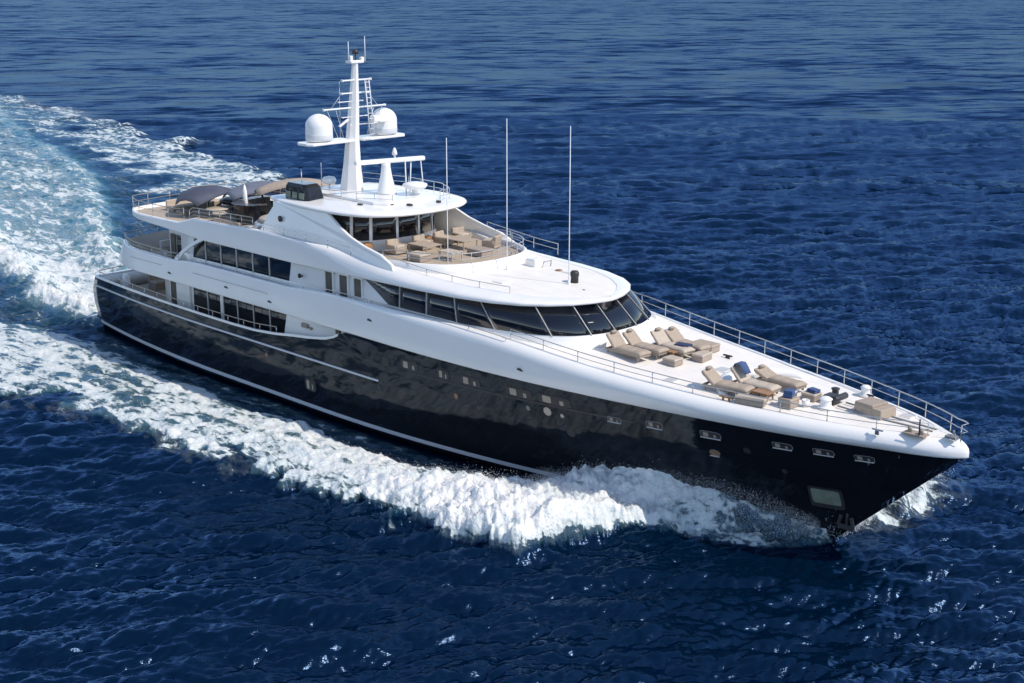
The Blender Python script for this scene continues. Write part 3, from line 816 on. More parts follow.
# hardtop rails
railing([(19.9, -2.2, 11.2), (23.2, -2.55, 11.2), (24.5, -2.3, 11.22)], .55, (.5, 1), 1.4, r=.022, m=M_rail)
railing([(25.4, -2.0, 11.22), (27.2, -1.0, 11.22)], .5, (.5, 1), 1.0, r=.018)
railing([(23.2, 3.6, 11.15), (26.3, 3.3, 11.18), (28.0, 2.4, 11.18), (28.3, 1.4, 11.2)], .62, (.5, 1), 1.3, r=.022)
railing([(19.9, 2.9, 11.15), (23, 3.6, 11.15)], .62, (.5, 1), 1.5, r=.02)

# ------------------------------------------------------------------ deck gear that is bolted down (parts of the yacht)
def zd(x): return cap_up(x) + .02
b = MB(); b.lathe([(.30, 0), (.30, .06), (.20, .10), (.19, .32), (.24, .36), (.15, .44)], (54.3, 2.0, zd(54.3)), 16); part(b, 'capstan', M_white)
b = MB(); b.box((58.3, -.95, zd(58.3) + .05), (.9, .5, .06))
for dx in (-.25, .25): b.lathe([(.10, 0), (.08, .14), (.11, .2)], (58.3 + dx, -.95, zd(58.3) + .05), 10)
part(b, 'mooring_bitts', M_taupe)
b = MB(); b.box((57.1, -1.75, zd(57) + .1), (.5, .08, .06)); b.box((57.1, -1.75, zd(57)), (.18, .12, .2)); part(b, 'cleat', M_steel, bevel=.02)
b = MB(); b.box((50.7, -2.95, zd(50.7) + .12), (.7, .09, .07)); b.box((50.55, -2.95, zd(50.7)), (.08, .1, .2)); b.box((50.85, -2.95, zd(50.7)), (.08, .1, .2)); part(b, 'cleat', M_wood, bevel=.02)
b = MB(); b.box((47.3, 1.75, zd(47.3) + .12), (.5, .09, .07)); b.box((47.3, 1.75, zd(47.3)), (.2, .12, .2)); part(b, 'cleat', M_dark, bevel=.02)
b = MB(); b.box((54.5, 1.9, zd(54.5) + .1), (.5, .1, .08)); b.box((54.5, 1.9, zd(54.5)), (.2, .14, .18)); part(b, 'cleat', M_dark, bevel=.02)
b = MB()
b.lathe([(.34, 0), (.34, .08), (.24, .14), (.22, .36), (.28, .42), (.16, .5)], (54.1, -.75, zd(54)), 16)
b.mi = 1; b.lathe([(.26, 0), (.26, .10), (.15, .15), (.14, .34), (.2, .42), (.1, .46)], (53.6, .75, zd(53.6)), 14); b.box((53.9, .0, zd(54) + .2), (.5, .5, .4)); b.tube([(54.2, -.3, zd(54) + .3), (54.2, .6, zd(54) + .3)], .14, 10)
part(b, 'windlass', [M_white, M_dark], bevel=.02)
b = MB()
for y in (-.32, .32):
    b.tube([(54.4, y, zd(54.4) + .1), (56.5, y * .9, zd(56.5) + .04), (58.6, y * .5, zd(58.6) + .04)], .035, 6)
part(b, 'anchor_chain', M_grey)
b = MB()
b.tube([(59.6, -.2, 5.87), (59.5, -.25, 6.2)], .05); b.box((59.5, -.35, 5.95), (.45, .3, .12)); part(b, 'bow_fairlead', M_grey, bevel=.02)
b = MB(); b.tube([(50.9, .0, 6.1), (50.9, .0, 6.1)], .01) if False else None
b = MB()
b.tube([(58.55, -1.15, zd(58.5) + .02), (58.55, -1.15, zd(58.5) + .75)], .03); part(b, 'jackstaff', M_dark)

# ------------------------------------------------------------------ furniture on deck: things of their own
LG = 'sun loungers on the foredeck'
def lounger(x, y, z, a, lab, tilt, m, seed):
    g = random.Random(seed)
    t = empty('sun_lounger', (x, y, z), lab, 'sun lounger', LG, rad(a))
    b = MB()
    b.box((1.1, .33, .20), (2.1, .06, .10)); b.box((1.1, -.33, .20), (2.1, .06, .10)); b.box((2.12, 0, .2), (.06, .72, .10)); b.box((.06, 0, .2), (.06, .72, .10))
    b.box((1.45, 0, .24), (1.3, .62, .03))
    b.build('frame', M_taupe, t, .012)
    for lx in (.15, 2.0):
        for ly in (-.31, .31):
            b = MB(); b.box((lx, ly, .075), (.08, .07, .15)); b.build('leg', M_taupe, t, .008)
    def pad(name, ox, oz, L, ang, th, wv):
        """quilted pad: three shallow bays with creases and a little sag"""
        b = MB(); n, w_ = 22, 10; top, bot = [], []
        ca, sa = math.cos(ang), math.sin(ang)
        for i in range(n + 1):
            u = i / n; r1, r2 = [], []
            edge = min(1, min(u, 1 - u) * 12) ** .5
            puff = .75 + .25 * abs(math.sin(math.pi * 3 * u)) ** .5
            for j in range(w_ + 1):
                v = j / w_ * 2 - 1
                h = th * (.45 + .55 * edge * puff * (1 - abs(v) ** 6)) - .025 * math.sin(math.pi * u) * (1 - v * v) + g.uniform(-.004, .004)
                yy2 = v * wv * (1 - .03 * (1 - puff))
                for lst, hh in ((r1, h), (r2, 0)):
                    lst.append((ox + (u * L) * ca - hh * sa, yy2, oz + (u * L) * sa + hh * ca))
            top.append(r1); bot.append(r2)
        b.loft([p + q[::-1] for p, q in zip(top, bot)], closed=True, caps=True)
        return b.build(name, m, t)
    pad('cushion', .62, .25, 1.55, 0, .19, .38)
    pad('backrest', .70, .30, .86, math.pi - rad(90 - tilt), .22, .39)
    bx_, bz_ = .70 - .80 * math.cos(rad(90 - tilt)), .30 + .80 * math.sin(rad(90 - tilt))
    b = MB(); b.tube([(bx_ + .02, -.14, bz_ + .06), (bx_ + .04, 0, bz_ + .09), (bx_ + .02, .14, bz_ + .06)], .08, 8); b.build('headrest', M_taupe, t)
    return t
for i_, (x, y, a, lab, tl, m) in enumerate([
    (43.25, -1.72, -3, 'beige sun lounger nearest the starboard rail, in the group just below the windscreen', 44, M_beige),
    (43.5, -.86, 1, 'beige sun lounger beside the low wooden table, second from the starboard rail below the windscreen', 48, M_beige),
    (44.2, .32, -5, 'beige lounger carrying the folded navy towel, second from the port rail below the windscreen', 46, M_beige2),
    (44.4, 1.14, -2, 'beige lounger nearest the port rail in the group below the windscreen', 52, M_beige),
    (49.1, -2.25, 6, 'beige lounger in front of the curved white coaming, nearest the starboard rail', 50, M_beige),
    (49.75, -1.15, 1, 'beige lounger with a blue towel over its backrest, before the curved white coaming', 42, M_beige2),
    (50.2, .25, -4, 'beige lounger farthest to port before the curved white coaming, near the windlass', 68, M_beige)]):
    lounger(x, y, zd(x + 1) + .03, a, lab, tl, m, i_)

def table(name, x, y, z, w, l, h, lab, topm=M_wood, rz=0, grp=None):
    t = empty(name, (x, y, z), lab, 'table', grp, rz)
    b = MB(); b.box((0, 0, h - .025), (l, w, .05)); b.build('tabletop', topm, t, .012)
    for sx in (-1, 1):
        for sy in (-1, 1):
            b = MB(); b.box((sx * (l / 2 - .06), sy * (w / 2 - .06), (h - .05) / 2), (.06, .06, h - .05)); b.build('leg', topm, t, .006)
    return t
def pouf(x, y, z, s, lab, m=M_beige2, rz=0, grp=None):
    t = empty('ottoman', (x, y, z), lab, 'ottoman', grp, rz)
    b = MB(); b.box((0, 0, s[2] * .35), (s[0] * .94, s[1] * .94, s[2] * .7)); b.build('base', M_taupe, t, .03)
    b = MB(); b.box((0, 0, s[2] * .84), (s[0], s[1], s[2] * .32)); b.build('cushion', m, t, .05)
    return t
table('low_table', 45.6, -.28, zd(45.6) + .03, .6, .8, .33, 'low wooden side table between the starboard and port loungers below the windscreen')
pouf(46.3, -1.0, zd(46.3), (.75, .65, .34), 'sand coloured ottoman at the foot of the starboard loungers below the windscreen')
pouf(46.75, .55, zd(46.7), (.6, .9, .36), 'sand coloured ottoman at the foot of the port loungers below the windscreen', rz=.1)
pouf(45.9, 1.95, zd(46.3), (1.2, .7, .38), 'long beige ottoman outboard of the port loungers below the windscreen', m=M_beige)
def towel(x, y, z, s, lab, m, rz=0):
    b = MB(); b.box((0, 0, s[2] * .25), (s[0], s[1], s[2] * .48)); b.box((.02, .01, s[2] * .75), (s[0] * .94, s[1] * .95, s[2] * .46))
    o = b.build('folded_towel', m, None, .02); o.location = (x, y, z); o.rotation_euler = (0, 0, rz)
    return tag(o, lab, 'towel')
towel(45.75, .42, zd(45.7) + .44, (.75, .5, .1), 'folded navy towel lying on a lounger below the windscreen', M_navy, .2)
towel(52.9, -1.65, zd(53) + .42, (.4, .45, .3), 'stacked blue towels on the small table by the windlass', M_blue, .3)
towel(53.1, -.15, zd(53) + .34, (.5, .35, .14), 'single blue towel beside the windlass on a sand ottoman', M_blue, -.2)
# towel draped over one backrest
b = MB()
rings = [[(.02, -.26, .70), (.02, .26, .70)], [(.20, -.26, 1.05), (.20, .26, 1.05)], [(.40, -.25, 1.06), (.40, .25, 1.06)], [(.53, -.24, .90), (.53, .24, .90)], [(.70, -.23, .66), (.70, .23, .66)]]
b.loft(rings, closed=False)
o = b.build('draped_towel', M_blue); o.location = (49.75, -1.15, zd(50.75) + .03); o.rotation_euler = (0, 0, rad(2))
md = o.modifiers.new('solid', 'SOLIDIFY'); md.thickness = .03; md.offset = 1
tag(o, 'blue towel draped over the middle lounger backrest before the curved coaming', 'towel')
table('low_table', 51.7, -1.75, zd(51.7) + .03, .55, .8, .34, 'low wooden table between the two starboard loungers before the curved coaming')
pouf(52.9, -1.65, zd(53), (.65, .7, .4), 'beige ottoman carrying the stack of blue towels near the starboard rail', m=M_beige)
pouf(53.05, -.2, zd(53), (.7, .6, .32), 'sand ottoman beside the windlass with one towel on it')
pouf(51.7, -2.6, zd(51.7), (1.3, .5, .32), 'long sand ottoman along the starboard rail beside the forward loungers', rz=.25)
# beige locker seat at the bow
t = empty('bow_seat', (55.85, .15, zd(55.9)), 'beige rectangular bow seat alone on the deck forward of the windlass', 'seat', None, rad(-8))
b = MB(); b.box((0, 0, .2), (1.35, 1.0, .4)); b.build('base', M_beige, t, .03)
b = MB(); b.box((-.2, 0, .45), (.9, 1.02, .12)); b.build('cushion', M_taupe, t, .04)
# vases / buckets near windlass
def bucket(x, y, z, h, lab, m):
    b = MB(); b.lathe([(.13, 0), (.17, h), (.15, h), (.12, .03)], (0, 0, 0), 14); o = b.build('ice_bucket', m); o.location = (x, y, z)
    return tag(o, lab, 'bucket')
bucket(52.4, -.55, zd(52.4), .34, 'steel ice bucket on deck between the middle lounger and the windlass', M_steel)
bucket(53.4, -1.15, zd(53.4), .3, 'small white bucket on deck between the stacked towels and the windlass', M_white)

# terrace furniture
def armchair_proto():
    t = empty('armchair', (0, 0, 0), '', 'armchair', 'armchairs on the bridge terrace')
    b = MB(); b.box((0, 0, .2), (.78, .8, .3)); b.build('base', M_beige, t, .04)
    b = MB(); b.box((.06, 0, .42), (.64, .6, .16)); b.build('seat_cushion', M_beige2, t, .05)
    b = MB(); b.box((-.34, 0, .48), (.22, .80, .52), ry=rad(-10)); b.build('backrest', M_beige, t, .07)
    for s in (-1, 1):
        b = MB(); b.box((.02, s * .37, .38), (.70, .14, .26)); b.build('armrest', M_beige, t, .05)
    return t
ap_ = armchair_proto()
AG = 'armchairs on the bridge terrace'
arm = [(28.5, -1.9, 0, 'beige armchair below the starboard wheelhouse window, nearest the coaming rail'), (28.6, -.15, 0, 'beige armchair centred below the wheelhouse windows'),
       (28.6, 1.35, 10, 'beige armchair beside the rust coloured cushion box below the wheelhouse'), (28.5, 2.75, -8, 'beige armchair nearest the port wing wall on the terrace'), (31.0, 2.6, 200, 'beige armchair with its back to the bow, at the port end of the terrace table')]
ap_.location = (arm[0][0], arm[0][1], 8.87); ap_.rotation_euler = (0, 0, rad(arm[0][2])); ap_['label'] = arm[0][3]
for x, y, a, lab in arm[1:]: dup(ap_, (x, y, 8.87), rad(a), lab, AG)
table('terrace_table', 29.6, -.9, 8.87, 1.1, 1.5, .55, 'square teak table before the starboard armchair on the terrace', M_beige)
table('terrace_table', 29.9, 1.4, 8.87, 1.1, 1.6, .55, 'wide teak table between the port armchairs on the terrace', M_beige)
table('terrace_table', 31.6, -.9, 8.87, .8, 1.1, .45, 'low pale table nearest the terrace coaming and front railing', M_beige2)
pouf(30.6, -2.2, 8.87, (1.1, .8, .4), 'sand ottoman near the starboard terrace rail')
pouf(31.9, .9, 8.87, (1.2, .9, .38), 'wide taupe ottoman inside the front curve of the terrace coaming', m=M_taupe)
b = MB(); b.box((0, 0, .25), (.45, .5, .5)); o = b.build('cushion_box', M_brass, None, .05); o.location = (28.0, .75, 8.87); tag(o, 'rust coloured cushion box between armchairs below the wheelhouse', 'box')
b = MB(); b.box((0, 0, .3), (.4, .55, .6)); o = b.build('wicker_chest', M_wood, None, .05); o.location = (27.5, -3.1, 8.87); tag(o, 'brown chest at the starboard foot of the wheelhouse', 'chest')

# upper sun deck things
t = empty('bar_counter', (13.4, .7, 8.3), 'curved glossy black bar counter between the canopies and the sun pad', 'bar counter')
b = MB(); rings = []
for a in np.linspace(rad(150), rad(330), 18):
    c, s_ = math.cos(a), math.sin(a); rings.append([(1.5 * c, 2.1 * s_, 0), (1.62 * c, 2.25 * s_, 1.25), (1.15 * c, 1.75 * s_, 1.25), (1.1 * c, 1.7 * s_, 0)])
b.loft(rings, closed=True, caps=True, smooth=False); b.build('front', M_gloss, t, .02)
b = MB(); rings = []
for a in np.linspace(rad(148), rad(332), 18):
    c, s_ = math.cos(a), math.sin(a); rings.append([(1.72 * c, 2.38 * s_, 1.255), (1.72 * c, 2.38 * s_, 1.32), (1.05 * c, 1.65 * s_, 1.32), (1.05 * c, 1.65 * s_, 1.255)])
b.loft(rings, closed=True, caps=True, smooth=False); b.build('counter_top', M_gloss, t, .01)
def canopy(x, y, rz, z0, L, Wd, m, lab, rise=.55):
    t = empty('sun_canopy', (x, y, 8.3), lab, 'canopy', None, rz)
    b = MB(); rings = []
    for k in np.linspace(-1, 1, 15):
        yy_ = Wd * k; z = z0 - 8.3 + rise * (1 - abs(k) ** 2.0); hl = L * (1 - .45 * k * k)
        rings.append([(-hl, yy_, z - .30), (-hl * .55, yy_, z - .03), (0, yy_, z + .05), (hl * .55, yy_, z - .03), (hl, yy_, z - .30)])
    b.loft(rings, closed=False); o = b.build('canvas', m, t)
    md = o.modifiers.new('solid', 'SOLIDIFY'); md.thickness = .05
    b = MB(); b.lathe([(.4, 0), (.4, .06), (.07, .1), (.07, z0 - 8.3 + rise - .02)], (0, 0, 0), 12); b.build('post', M_steel, t)
    for sy in (-1, 1):
        b = MB(); b.tube([(0, 0, z0 - 8.7), (0, sy * Wd * .9, z0 - 8.3 + rise * .1)], .03, 6); b.build('strut', M_wood, t)
canopy(9.3, -.9, rad(20), 9.62, 1.5, 2.2, M_awning, 'dark slate canopy on a single post, aftmost on the top deck')
canopy(11.4, 1.7, rad(-8), 9.85, 1.3, 2.4, M_awning2, 'mid grey canopy on a single post between the dark slate canopy and the mast')
canopy(13.2, 3.0, rad(-20), 10.1, .8, 2.6, M_taupe, 'narrow taupe canopy on the port side of the top deck')
# white dais with sun pad
t = empty('sun_pad', (16.6, -.2, 8.3), 'round white moulded sun pad base with beige cushion forward of the bar', 'sun pad')
b = MB(); b.lathe([(2.0, 0), (1.95, .5), (1.85, .58), (1.7, .58)], (0, 0, 0), 30); b.build('base', M_white, t)
b = MB(); b.lathe([(1.7, .58), (1.7, .74), (1.6, .8), (0.01, .82)], (0, 0, 0), 30); b.build('cushion', M_beige2, t)
def round_table(x, y, r, lab):
    t = empty('round_table', (x, y, 8.3), lab, 'table', 'round tables on the sun deck')
    b = MB(); b.lathe([(r, .70), (r + .02, .73), (r, .76)], (0, 0, 0), 24); b.build('tabletop', M_beige2, t)
    b = MB(); b.lathe([(.25, 0), (.06, .08), (.06, .70)], (0, 0, 0), 12); b.build('pedestal', M_steel, t)
round_table(10.9, -1.3, .7, 'beige round table aft of the sun pad near the sun deck railing')
round_table(12.3, -2.0, .5, 'smaller pale round table nearest the starboard sun deck railing')
def sofa(x, y, rz, l, lab, m=M_beige):
    t = empty('deck_sofa', (x, y, 8.3), lab, 'sofa', 'sofas on the sun deck', rz)
    b = MB(); b.box((0, 0, .2), (.85, l, .4)); b.build('base', M_taupe, t, .03)
    b = MB(); b.box((.06, 0, .47), (.75, l - .1, .16)); b.build('seat', m, t, .05)
    b = MB(); b.box((-.36, 0, .62), (.18, l, .5)); b.build('backrest', m, t, .06)
sofa(15.3, -3.2, rad(90), 2.6, 'beige sofa with its back to the starboard sun deck railing', M_beige)
sofa(18.4, -2.4, rad(150), 2.0, 'beige sofa tucked against the starboard wing wall', M_beige2)
sofa(7.0, -.5, 0, 3.6, 'long pale sofa along the aft edge of the sun deck', M_beige2)
sofa(8.4, 2.8, rad(-90), 2.4, 'beige sofa on the port side of the aft sun deck', M_beige)
pouf(8.6, -2.2, 8.3, (.8, .8, .45), 'taupe ottoman at the aft starboard corner of the sun deck', m=M_taupe)
def stool(x, y, lab):
    t = empty('bar_stool', (x, y, 8.3), lab, 'stool', 'bar stools on the sun deck')
    b = MB(); b.lathe([(.2, .70), (.22, .74), (.2, .80)], (0, 0, 0), 14); b.build('seat', M_dark, t)
    b = MB(); b.lathe([(.2, 0), (.03, .04), (.03, .70)], (0, 0, 0), 10); b.build('pedestal', M_steel, t)
for k_, (x, y) in enumerate([(11.5, -.6), (11.3, .5), (11.5, 1.6)]):
    stool(x, y, ['dark bar stool at the starboard end of the black bar counter', 'dark bar stool in the middle of the black bar counter', 'dark bar stool at the port end of the black bar counter'][k_])
t = empty('covered_tender', (9.8, 1.9, 8.5), 'low dark covered tender lying across the top deck under the canopies', 'tender', None, rad(8))
b = MB(); rings = []
for q in np.linspace(-1, 1, 15):
    w_ = .75 * (1 - max(0, q) ** 2.6) + .02; h_ = .55 + .18 * max(0, q) ** 2
    rings.append([(1.0 * 2.1 * q, w_ * math.cos(a_), .35 + h_ * .5 * math.sin(a_)) for a_ in np.linspace(0, 2 * math.pi, 14, endpoint=False)])
b.loft(rings, closed=True, caps=True); b.build('hull', M_gloss, t)
b = MB(); b.box((-.2, 0, .72), (2.0, .9, .25), taper=.7); b.build('cover', M_navy, t, .06)
b = MB(); b.box((-.9, 0, .1), (.3, 1.0, .2)); b.box((.8, 0, .1), (.3, .9, .2)); b.build('cradle', M_white, t, .02)
t = empty('folded_parasol', (12.6, -.4, 8.3), 'folded white parasol standing beside the bar counter', 'parasol')
b = MB(); b.lathe([(.04, .9), (.16, 1.1), (.13, 1.9), (.03, 2.3)], (0, 0, 0), 10); b.build('canopy', M_white, t)
b = MB(); b.lathe([(.25, 0), (.25, .06), (.03, .08), (.03, .95)], (0, 0, 0), 10); b.build('pole', M_steel, t)
# upper deck aft: curved bench and plant
t = empty('aft_bench', (6.0, 0, 5.42), 'pale curved bench on the open upper aft deck', 'bench')
b = MB(); b.box((0, 0, .22), (.8, 4.6, .44)); b.build('base', M_white, t, .04)
b = MB(); b.box((.05, 0, .5), (.75, 4.5, .14)); b.build('seat', M_beige2, t, .05)
b = MB(); b.box((-.42, 0, .7), (.16, 4.6, .6)); b.build('backrest', M_white, t, .05)
t = empty('potted_plant', (4.9, 1.2, 6.66), 'small dark potted plant on the upper aft bulwark', 'plant')
b = MB(); b.lathe([(.12, 0), (.18, .3), (.15, .3)], (0, 0, 0), 10); b.build('pot', M_grey, t)
b = MB()
rg = random.Random(3)
for k in range(60):
    a = rg.uniform(0, 6.28); el = rg.uniform(.2, 1.4); L = rg.uniform(.2, .5)
    d = Vector((math.cos(a) * math.cos(el), math.sin(a) * math.cos(el), math.sin(el))); q = Vector((-math.sin(a), math.cos(a), 0)) * .05
    p0 = Vector((0, 0, .3)); b.add([p0, p0 + d * L * .6 + q, p0 + d * L, p0 + d * L * .6 - q], [(0, 1, 2, 3)])
b.build('leaves', mat('dark_leaf', (.05, .09, .07), .6, var=.2), t, fix=False)
# main deck aft
t = empty('aft_sofa', (3.2, .4, 2.72), 'beige sofa on the lowest aft deck inside the black bulwark', 'sofa')
b = MB(); b.box((0, 0, .22), (.9, 4.2, .44)); b.build('base', M_taupe, t, .03)
b = MB(); b.box((.05, 0, .5), (.8, 4.1, .16)); b.build('seat', M_beige2, t, .05)
b = MB(); b.box((-.4, 0, .85), (.2, 4.2, .8)); b.build('backrest', M_beige, t, .05)
table('aft_table', 5.4, -.3, 2.72, 1.4, 1.8, .74, 'taupe table on the lowest aft deck before the beige sofa', M_taupe)
b = MB(); b.lathe([(.25, 0), (.3, .5), (.22, 1.0), (.1, 1.2)], (0, 0, 0), 14); o = b.build('capstan_cover', M_white); o.location = (2.4, -3.1, 2.72); tag(o, 'white covered capstan at the starboard quarter', 'capstan')

# ------------------------------------------------------------------ sea
def perlin(x, y, seed=0):
    xi, yi = np.floor(x).astype(np.int64), np.floor(y).astype(np.int64)
    fx_, fy_ = x - xi, y - yi
    def g(ix, iy, dx, dy):
        h = (ix * 374761393 + iy * 668265263 + seed * 974711) & 0xffffffff
        h = ((h ^ (h >> 13)) * 1274126177) & 0xffffffff
        a = ((h ^ (h >> 16)) & 0xffff) * (2 * np.pi / 65536)
        return np.cos(a) * dx + np.sin(a) * dy
    u = fx_ ** 3 * (fx_ * (fx_ * 6 - 15) + 10); v = fy_ ** 3 * (fy_ * (fy_ * 6 - 15) + 10)
    a = g(xi, yi, fx_, fy_); b_ = g(xi + 1, yi, fx_ - 1, fy_); c = g(xi, yi + 1, fx_, fy_ - 1); d = g(xi + 1, yi + 1, fx_ - 1, fy_ - 1)
    return (a + (b_ - a) * u) * (1 - v) + (c + (d - c) * u) * v
def fbm(x, y, o=4, seed=0):
    s = np.zeros_like(x); a = 1.0; f = 1.0
    for k in range(o):
        s += a * perlin(x * f, y * f, seed + k * 17); a *= .5; f *= 2.03
    return s
def billow(x, y, o=4, seed=0):
    s = np.zeros_like(x); a = 1.0; f = 1.0
    for k in range(o):
        s += a * (np.abs(perlin(x * f, y * f, seed + k * 31)) * 2); a *= .5; f *= 2.07
    return s

WIND = rad(45 + 90 + 9)     # direction the waves run from/to in world azimuth (towards and away from the camera, slightly across)
def ocean_tile(L, N, lam0, lam1, lampk, seed, spread=2.0, wind=WIND):
    rng = np.random.default_rng(seed)
    k1 = np.fft.fftfreq(N, L / N) * 2 * np.pi
    KX, KY = np.meshgrid(k1, k1, indexing='ij'); K = np.hypot(KX, KY); K[0, 0] = 1e-9
    lam = 2 * np.pi / K
    kp = 2 * np.pi / lampk
    ph = np.exp(-1.25 * (kp / K) ** 2) * K ** -4.0
    ct = (KX * np.cos(wind) + KY * np.sin(wind)) / K
    D = np.abs(ct) ** (2 * spread) + .035
    A = np.sqrt(ph * D) * ((lam > lam0) & (lam < lam1))
    A[0, 0] = 0
    H = A * (rng.normal(size=(N, N)) + 1j * rng.normal(size=(N, N)))
    h = np.fft.ifft2(H).real; sd = h.std()
    dx = np.fft.ifft2(-1j * KX / K * H).real / sd; dy = np.fft.ifft2(-1j * KY / K * H).real / sd
    return L, N, h / sd, dx, dy
def sample(tile, X, Y, which=(0, 1, 2)):
    L, N, *F = tile
    u = (X / L) * N; v = (Y / L) * N
    i = np.floor(u).astype(np.int64); j = np.floor(v).astype(np.int64); fu = u - i; fv = v - j
    i0, i1, j0, j1 = i % N, (i + 1) % N, j % N, (j + 1) % N
    out = []
    for k in which:
        f = F[k]; out.append((f[i0, j0] * (1 - fu) + f[i1, j0] * fu) * (1 - fv) + (f[i0, j1] * (1 - fu) + f[i1, j1] * fu) * fv)
    return out

H0 = CAMLOC[2]
dep = np.r_[np.array([89, 75, 60, 50, 44, 40, 37, 35]), np.linspace(34.0, 6.0, 690, endpoint=False), np.geomspace(6.0, 0.10, 150)]
rr_ = H0 / np.tan(np.radians(dep)); rr_ = np.r_[rr_, 25000.0, 45000.0]
az_f = np.linspace(-27, 27, 1050); az = np.r_[np.linspace(-178, -30, 38), az_f, np.linspace(30, 178, 38)]
az = np.radians(az) + rad(TH) + math.pi / 2
RR, AZ = np.meshgrid(rr_, az, indexing='ij')
X = CAMLOC[0] + RR * np.cos(AZ); Y = CAMLOC[1] + RR * np.sin(AZ)
nr, na = X.shape
dR = np.gradient(rr_)[:, None] * np.ones_like(X)
dA = RR * np.abs(np.gradient(az))[None, :]
SP = np.maximum(dR, dA)

hx = np.linspace(-5, 56, 300); hy = np.array([hull_h(x, .2) for x in hx])
AY = np.abs(Y)
HW = np.interp(X, hx, hy, left=0, right=0) * (X > -1) * (X < 54.7)
D = AY - HW
near = (X > -420) & (X < 75) & (AY < 260) & (RR < 900)
wob = np.where(near, fbm(X * .13, Y * .13, 3, 5), 0); wob2 = np.where(near, fbm(X * .5, Y * .5, 3, 9), 0)
stb = (Y < 0)
outer = np.interp(X, [-420, -134, -56, -20, 0, 10, 13.4, 20, 24, 30, 34, 38, 42, 44.8, 46.4, 47.3, 48.2, 50, 52.3, 54.2, 54.6],
                  [90, 62, 46, 29, 21, 17.0, 14.8, 13.4, 12.8, 13.2, 12.2, 12.0, 12.0, 11.6, 10.2, 7.6, 4.9, 4.2, 3.1, 1.2, .2])
inner = np.interp(X, [-420, -150, -56, -20, -4, 0, 4, 12, 19, 23, 30, 36, 39, 41, 43, 44.5],
                  [60, 30, 20, 12, 6, 5.0, 4.9, 5.9, 6.6, 6.3, 6.5, 6.0, 5.3, 4.8, 3.5, 0])
wob3 = np.where(near, fbm(X * 1.4, Y * 1.4, 3, 23), 0)
outer = outer + wob * np.interp(X, [-100, 0, 40, 47, 50], [9, 2.4, 2.0, 1.3, .3]) + wob2 * np.interp(X, [0, 44, 49], [1.4, 1.2, .3]) + wob3 * np.interp(X, [-60, 0, 44, 49], [.3, .8, .8, .25])
inner = inner + wob * 1.0 + wob2 * .5
soft = np.interp(X, [-150, 0, 40, 50], [5, 1.0, .45, .25])
arm_w = np.interp(X, [-420, -120, -56, -20, 0], [22, 15, 13, 14, 30])
inner = np.maximum(inner, np.where(X < 0, outer - arm_w, 0))
inband = sm(0, 1, (outer - AY) / soft) * sm(0, 1, (AY - inner) / np.interp(X, [-100, 0, 40, 46], [6, 1.6, .8, .3])) * (X < 54.6)
# wave field -----------------------------------------------------------------
tA = ocean_tile(173.0, 512, 6.0, 60, 13, 1, 4.0); tB = ocean_tile(91.0, 640, 1.5, 6.0, 3.4, 2, 3.2); tC = ocean_tile(29.0, 512, .3, 1.8, 1.15, 3, 2.2)
tD = ocean_tile(311.0, 256, 12.0, 90, 32, 4)
def fade(lam): return np.clip(1.6 - SP * 1.7 / lam, 0, 1)
Z = np.zeros_like(X); DX = np.zeros_like(X); DY = np.zeros_like(X)
c2, s2 = math.cos(.35), math.sin(.35)
for t, amp, lam, rot in ((tD, .06, 25, 0), (tA, .10, 10, 0), (tB, .098, 3.2, 0), (tC, .042, 1.0, 1)):
    xx, yy = (X * c2 + Y * s2, -X * s2 + Y * c2) if rot else (X, Y)
    h, dx, dy = sample(t, xx, yy); w = fade(lam) * amp
    gust = 1.0
    if rot: dx, dy = dx * c2 - dy * s2, dx * s2 + dy * c2
    Z += h * w * gust; DX += dx * w * .7; DY += dy * w * .7
calm = 1 - .75 * inband - .85 * np.exp(-(np.maximum(D, 0) / 2.2) ** 2) * (X > -2) * (X < 55)
Z *= calm; DX *= calm; DY *= calm
lump = np.where(near, billow(X * .55, Y * .55, 4, 40), 0); lump2 = np.where(near, billow(X * 1.7, Y * 1.7, 3, 60), 0)
# bow sheet close to the hull
g1 = np.interp(X, [41.5, 43.5, 46, 48, 50, 52, 53.6, 54.6], [0, .8, 1.5, 2.05, 1.75, 1.0, .35, .05])
wd = np.interp(X, [42, 46, 48, 51, 54], [2.4, 1.7, 1.15, .9, .45])
sheet = g1 * np.exp(-(np.maximum(D, 0) / wd) ** 2) * (D > -1.2)
# breaking roll further out
yr = outer - np.interp(X, [10, 40, 46, 48], [2.0, 2.6, 2.6, 1.2]); wr = np.interp(X, [0, 40, 46, 48], [2.0, 2.3, 2.3, .9])
ra = np.interp(X, [-60, 0, 20, 34, 40, 44, 46.5, 48, 49.5], [.10, .22, .28, .45, .85, 1.2, 1.15, .5, 0])
roll = ra * np.exp(-((AY - yr) / wr) ** 2)
body = ra * .45 * inband
Z += sheet + roll + body
foamy = np.clip(inband + np.clip(sheet * 1.2, 0, 1), 0, 1)
Z += foamy * np.interp(X, [-60, 10, 34, 44, 50], [.10, .16, .26, .50, .40]) * (lump - .55) * .8
Z += foamy * np.interp(X, [-60, 10, 34, 44, 50], [.03, .05, .09, .22, .25]) * (lump2 - .5)
Z -= .25 * np.exp(-(np.maximum(D - .6, 0) / 2.0) ** 2) * sm(42, 36, X) * (X > 0)
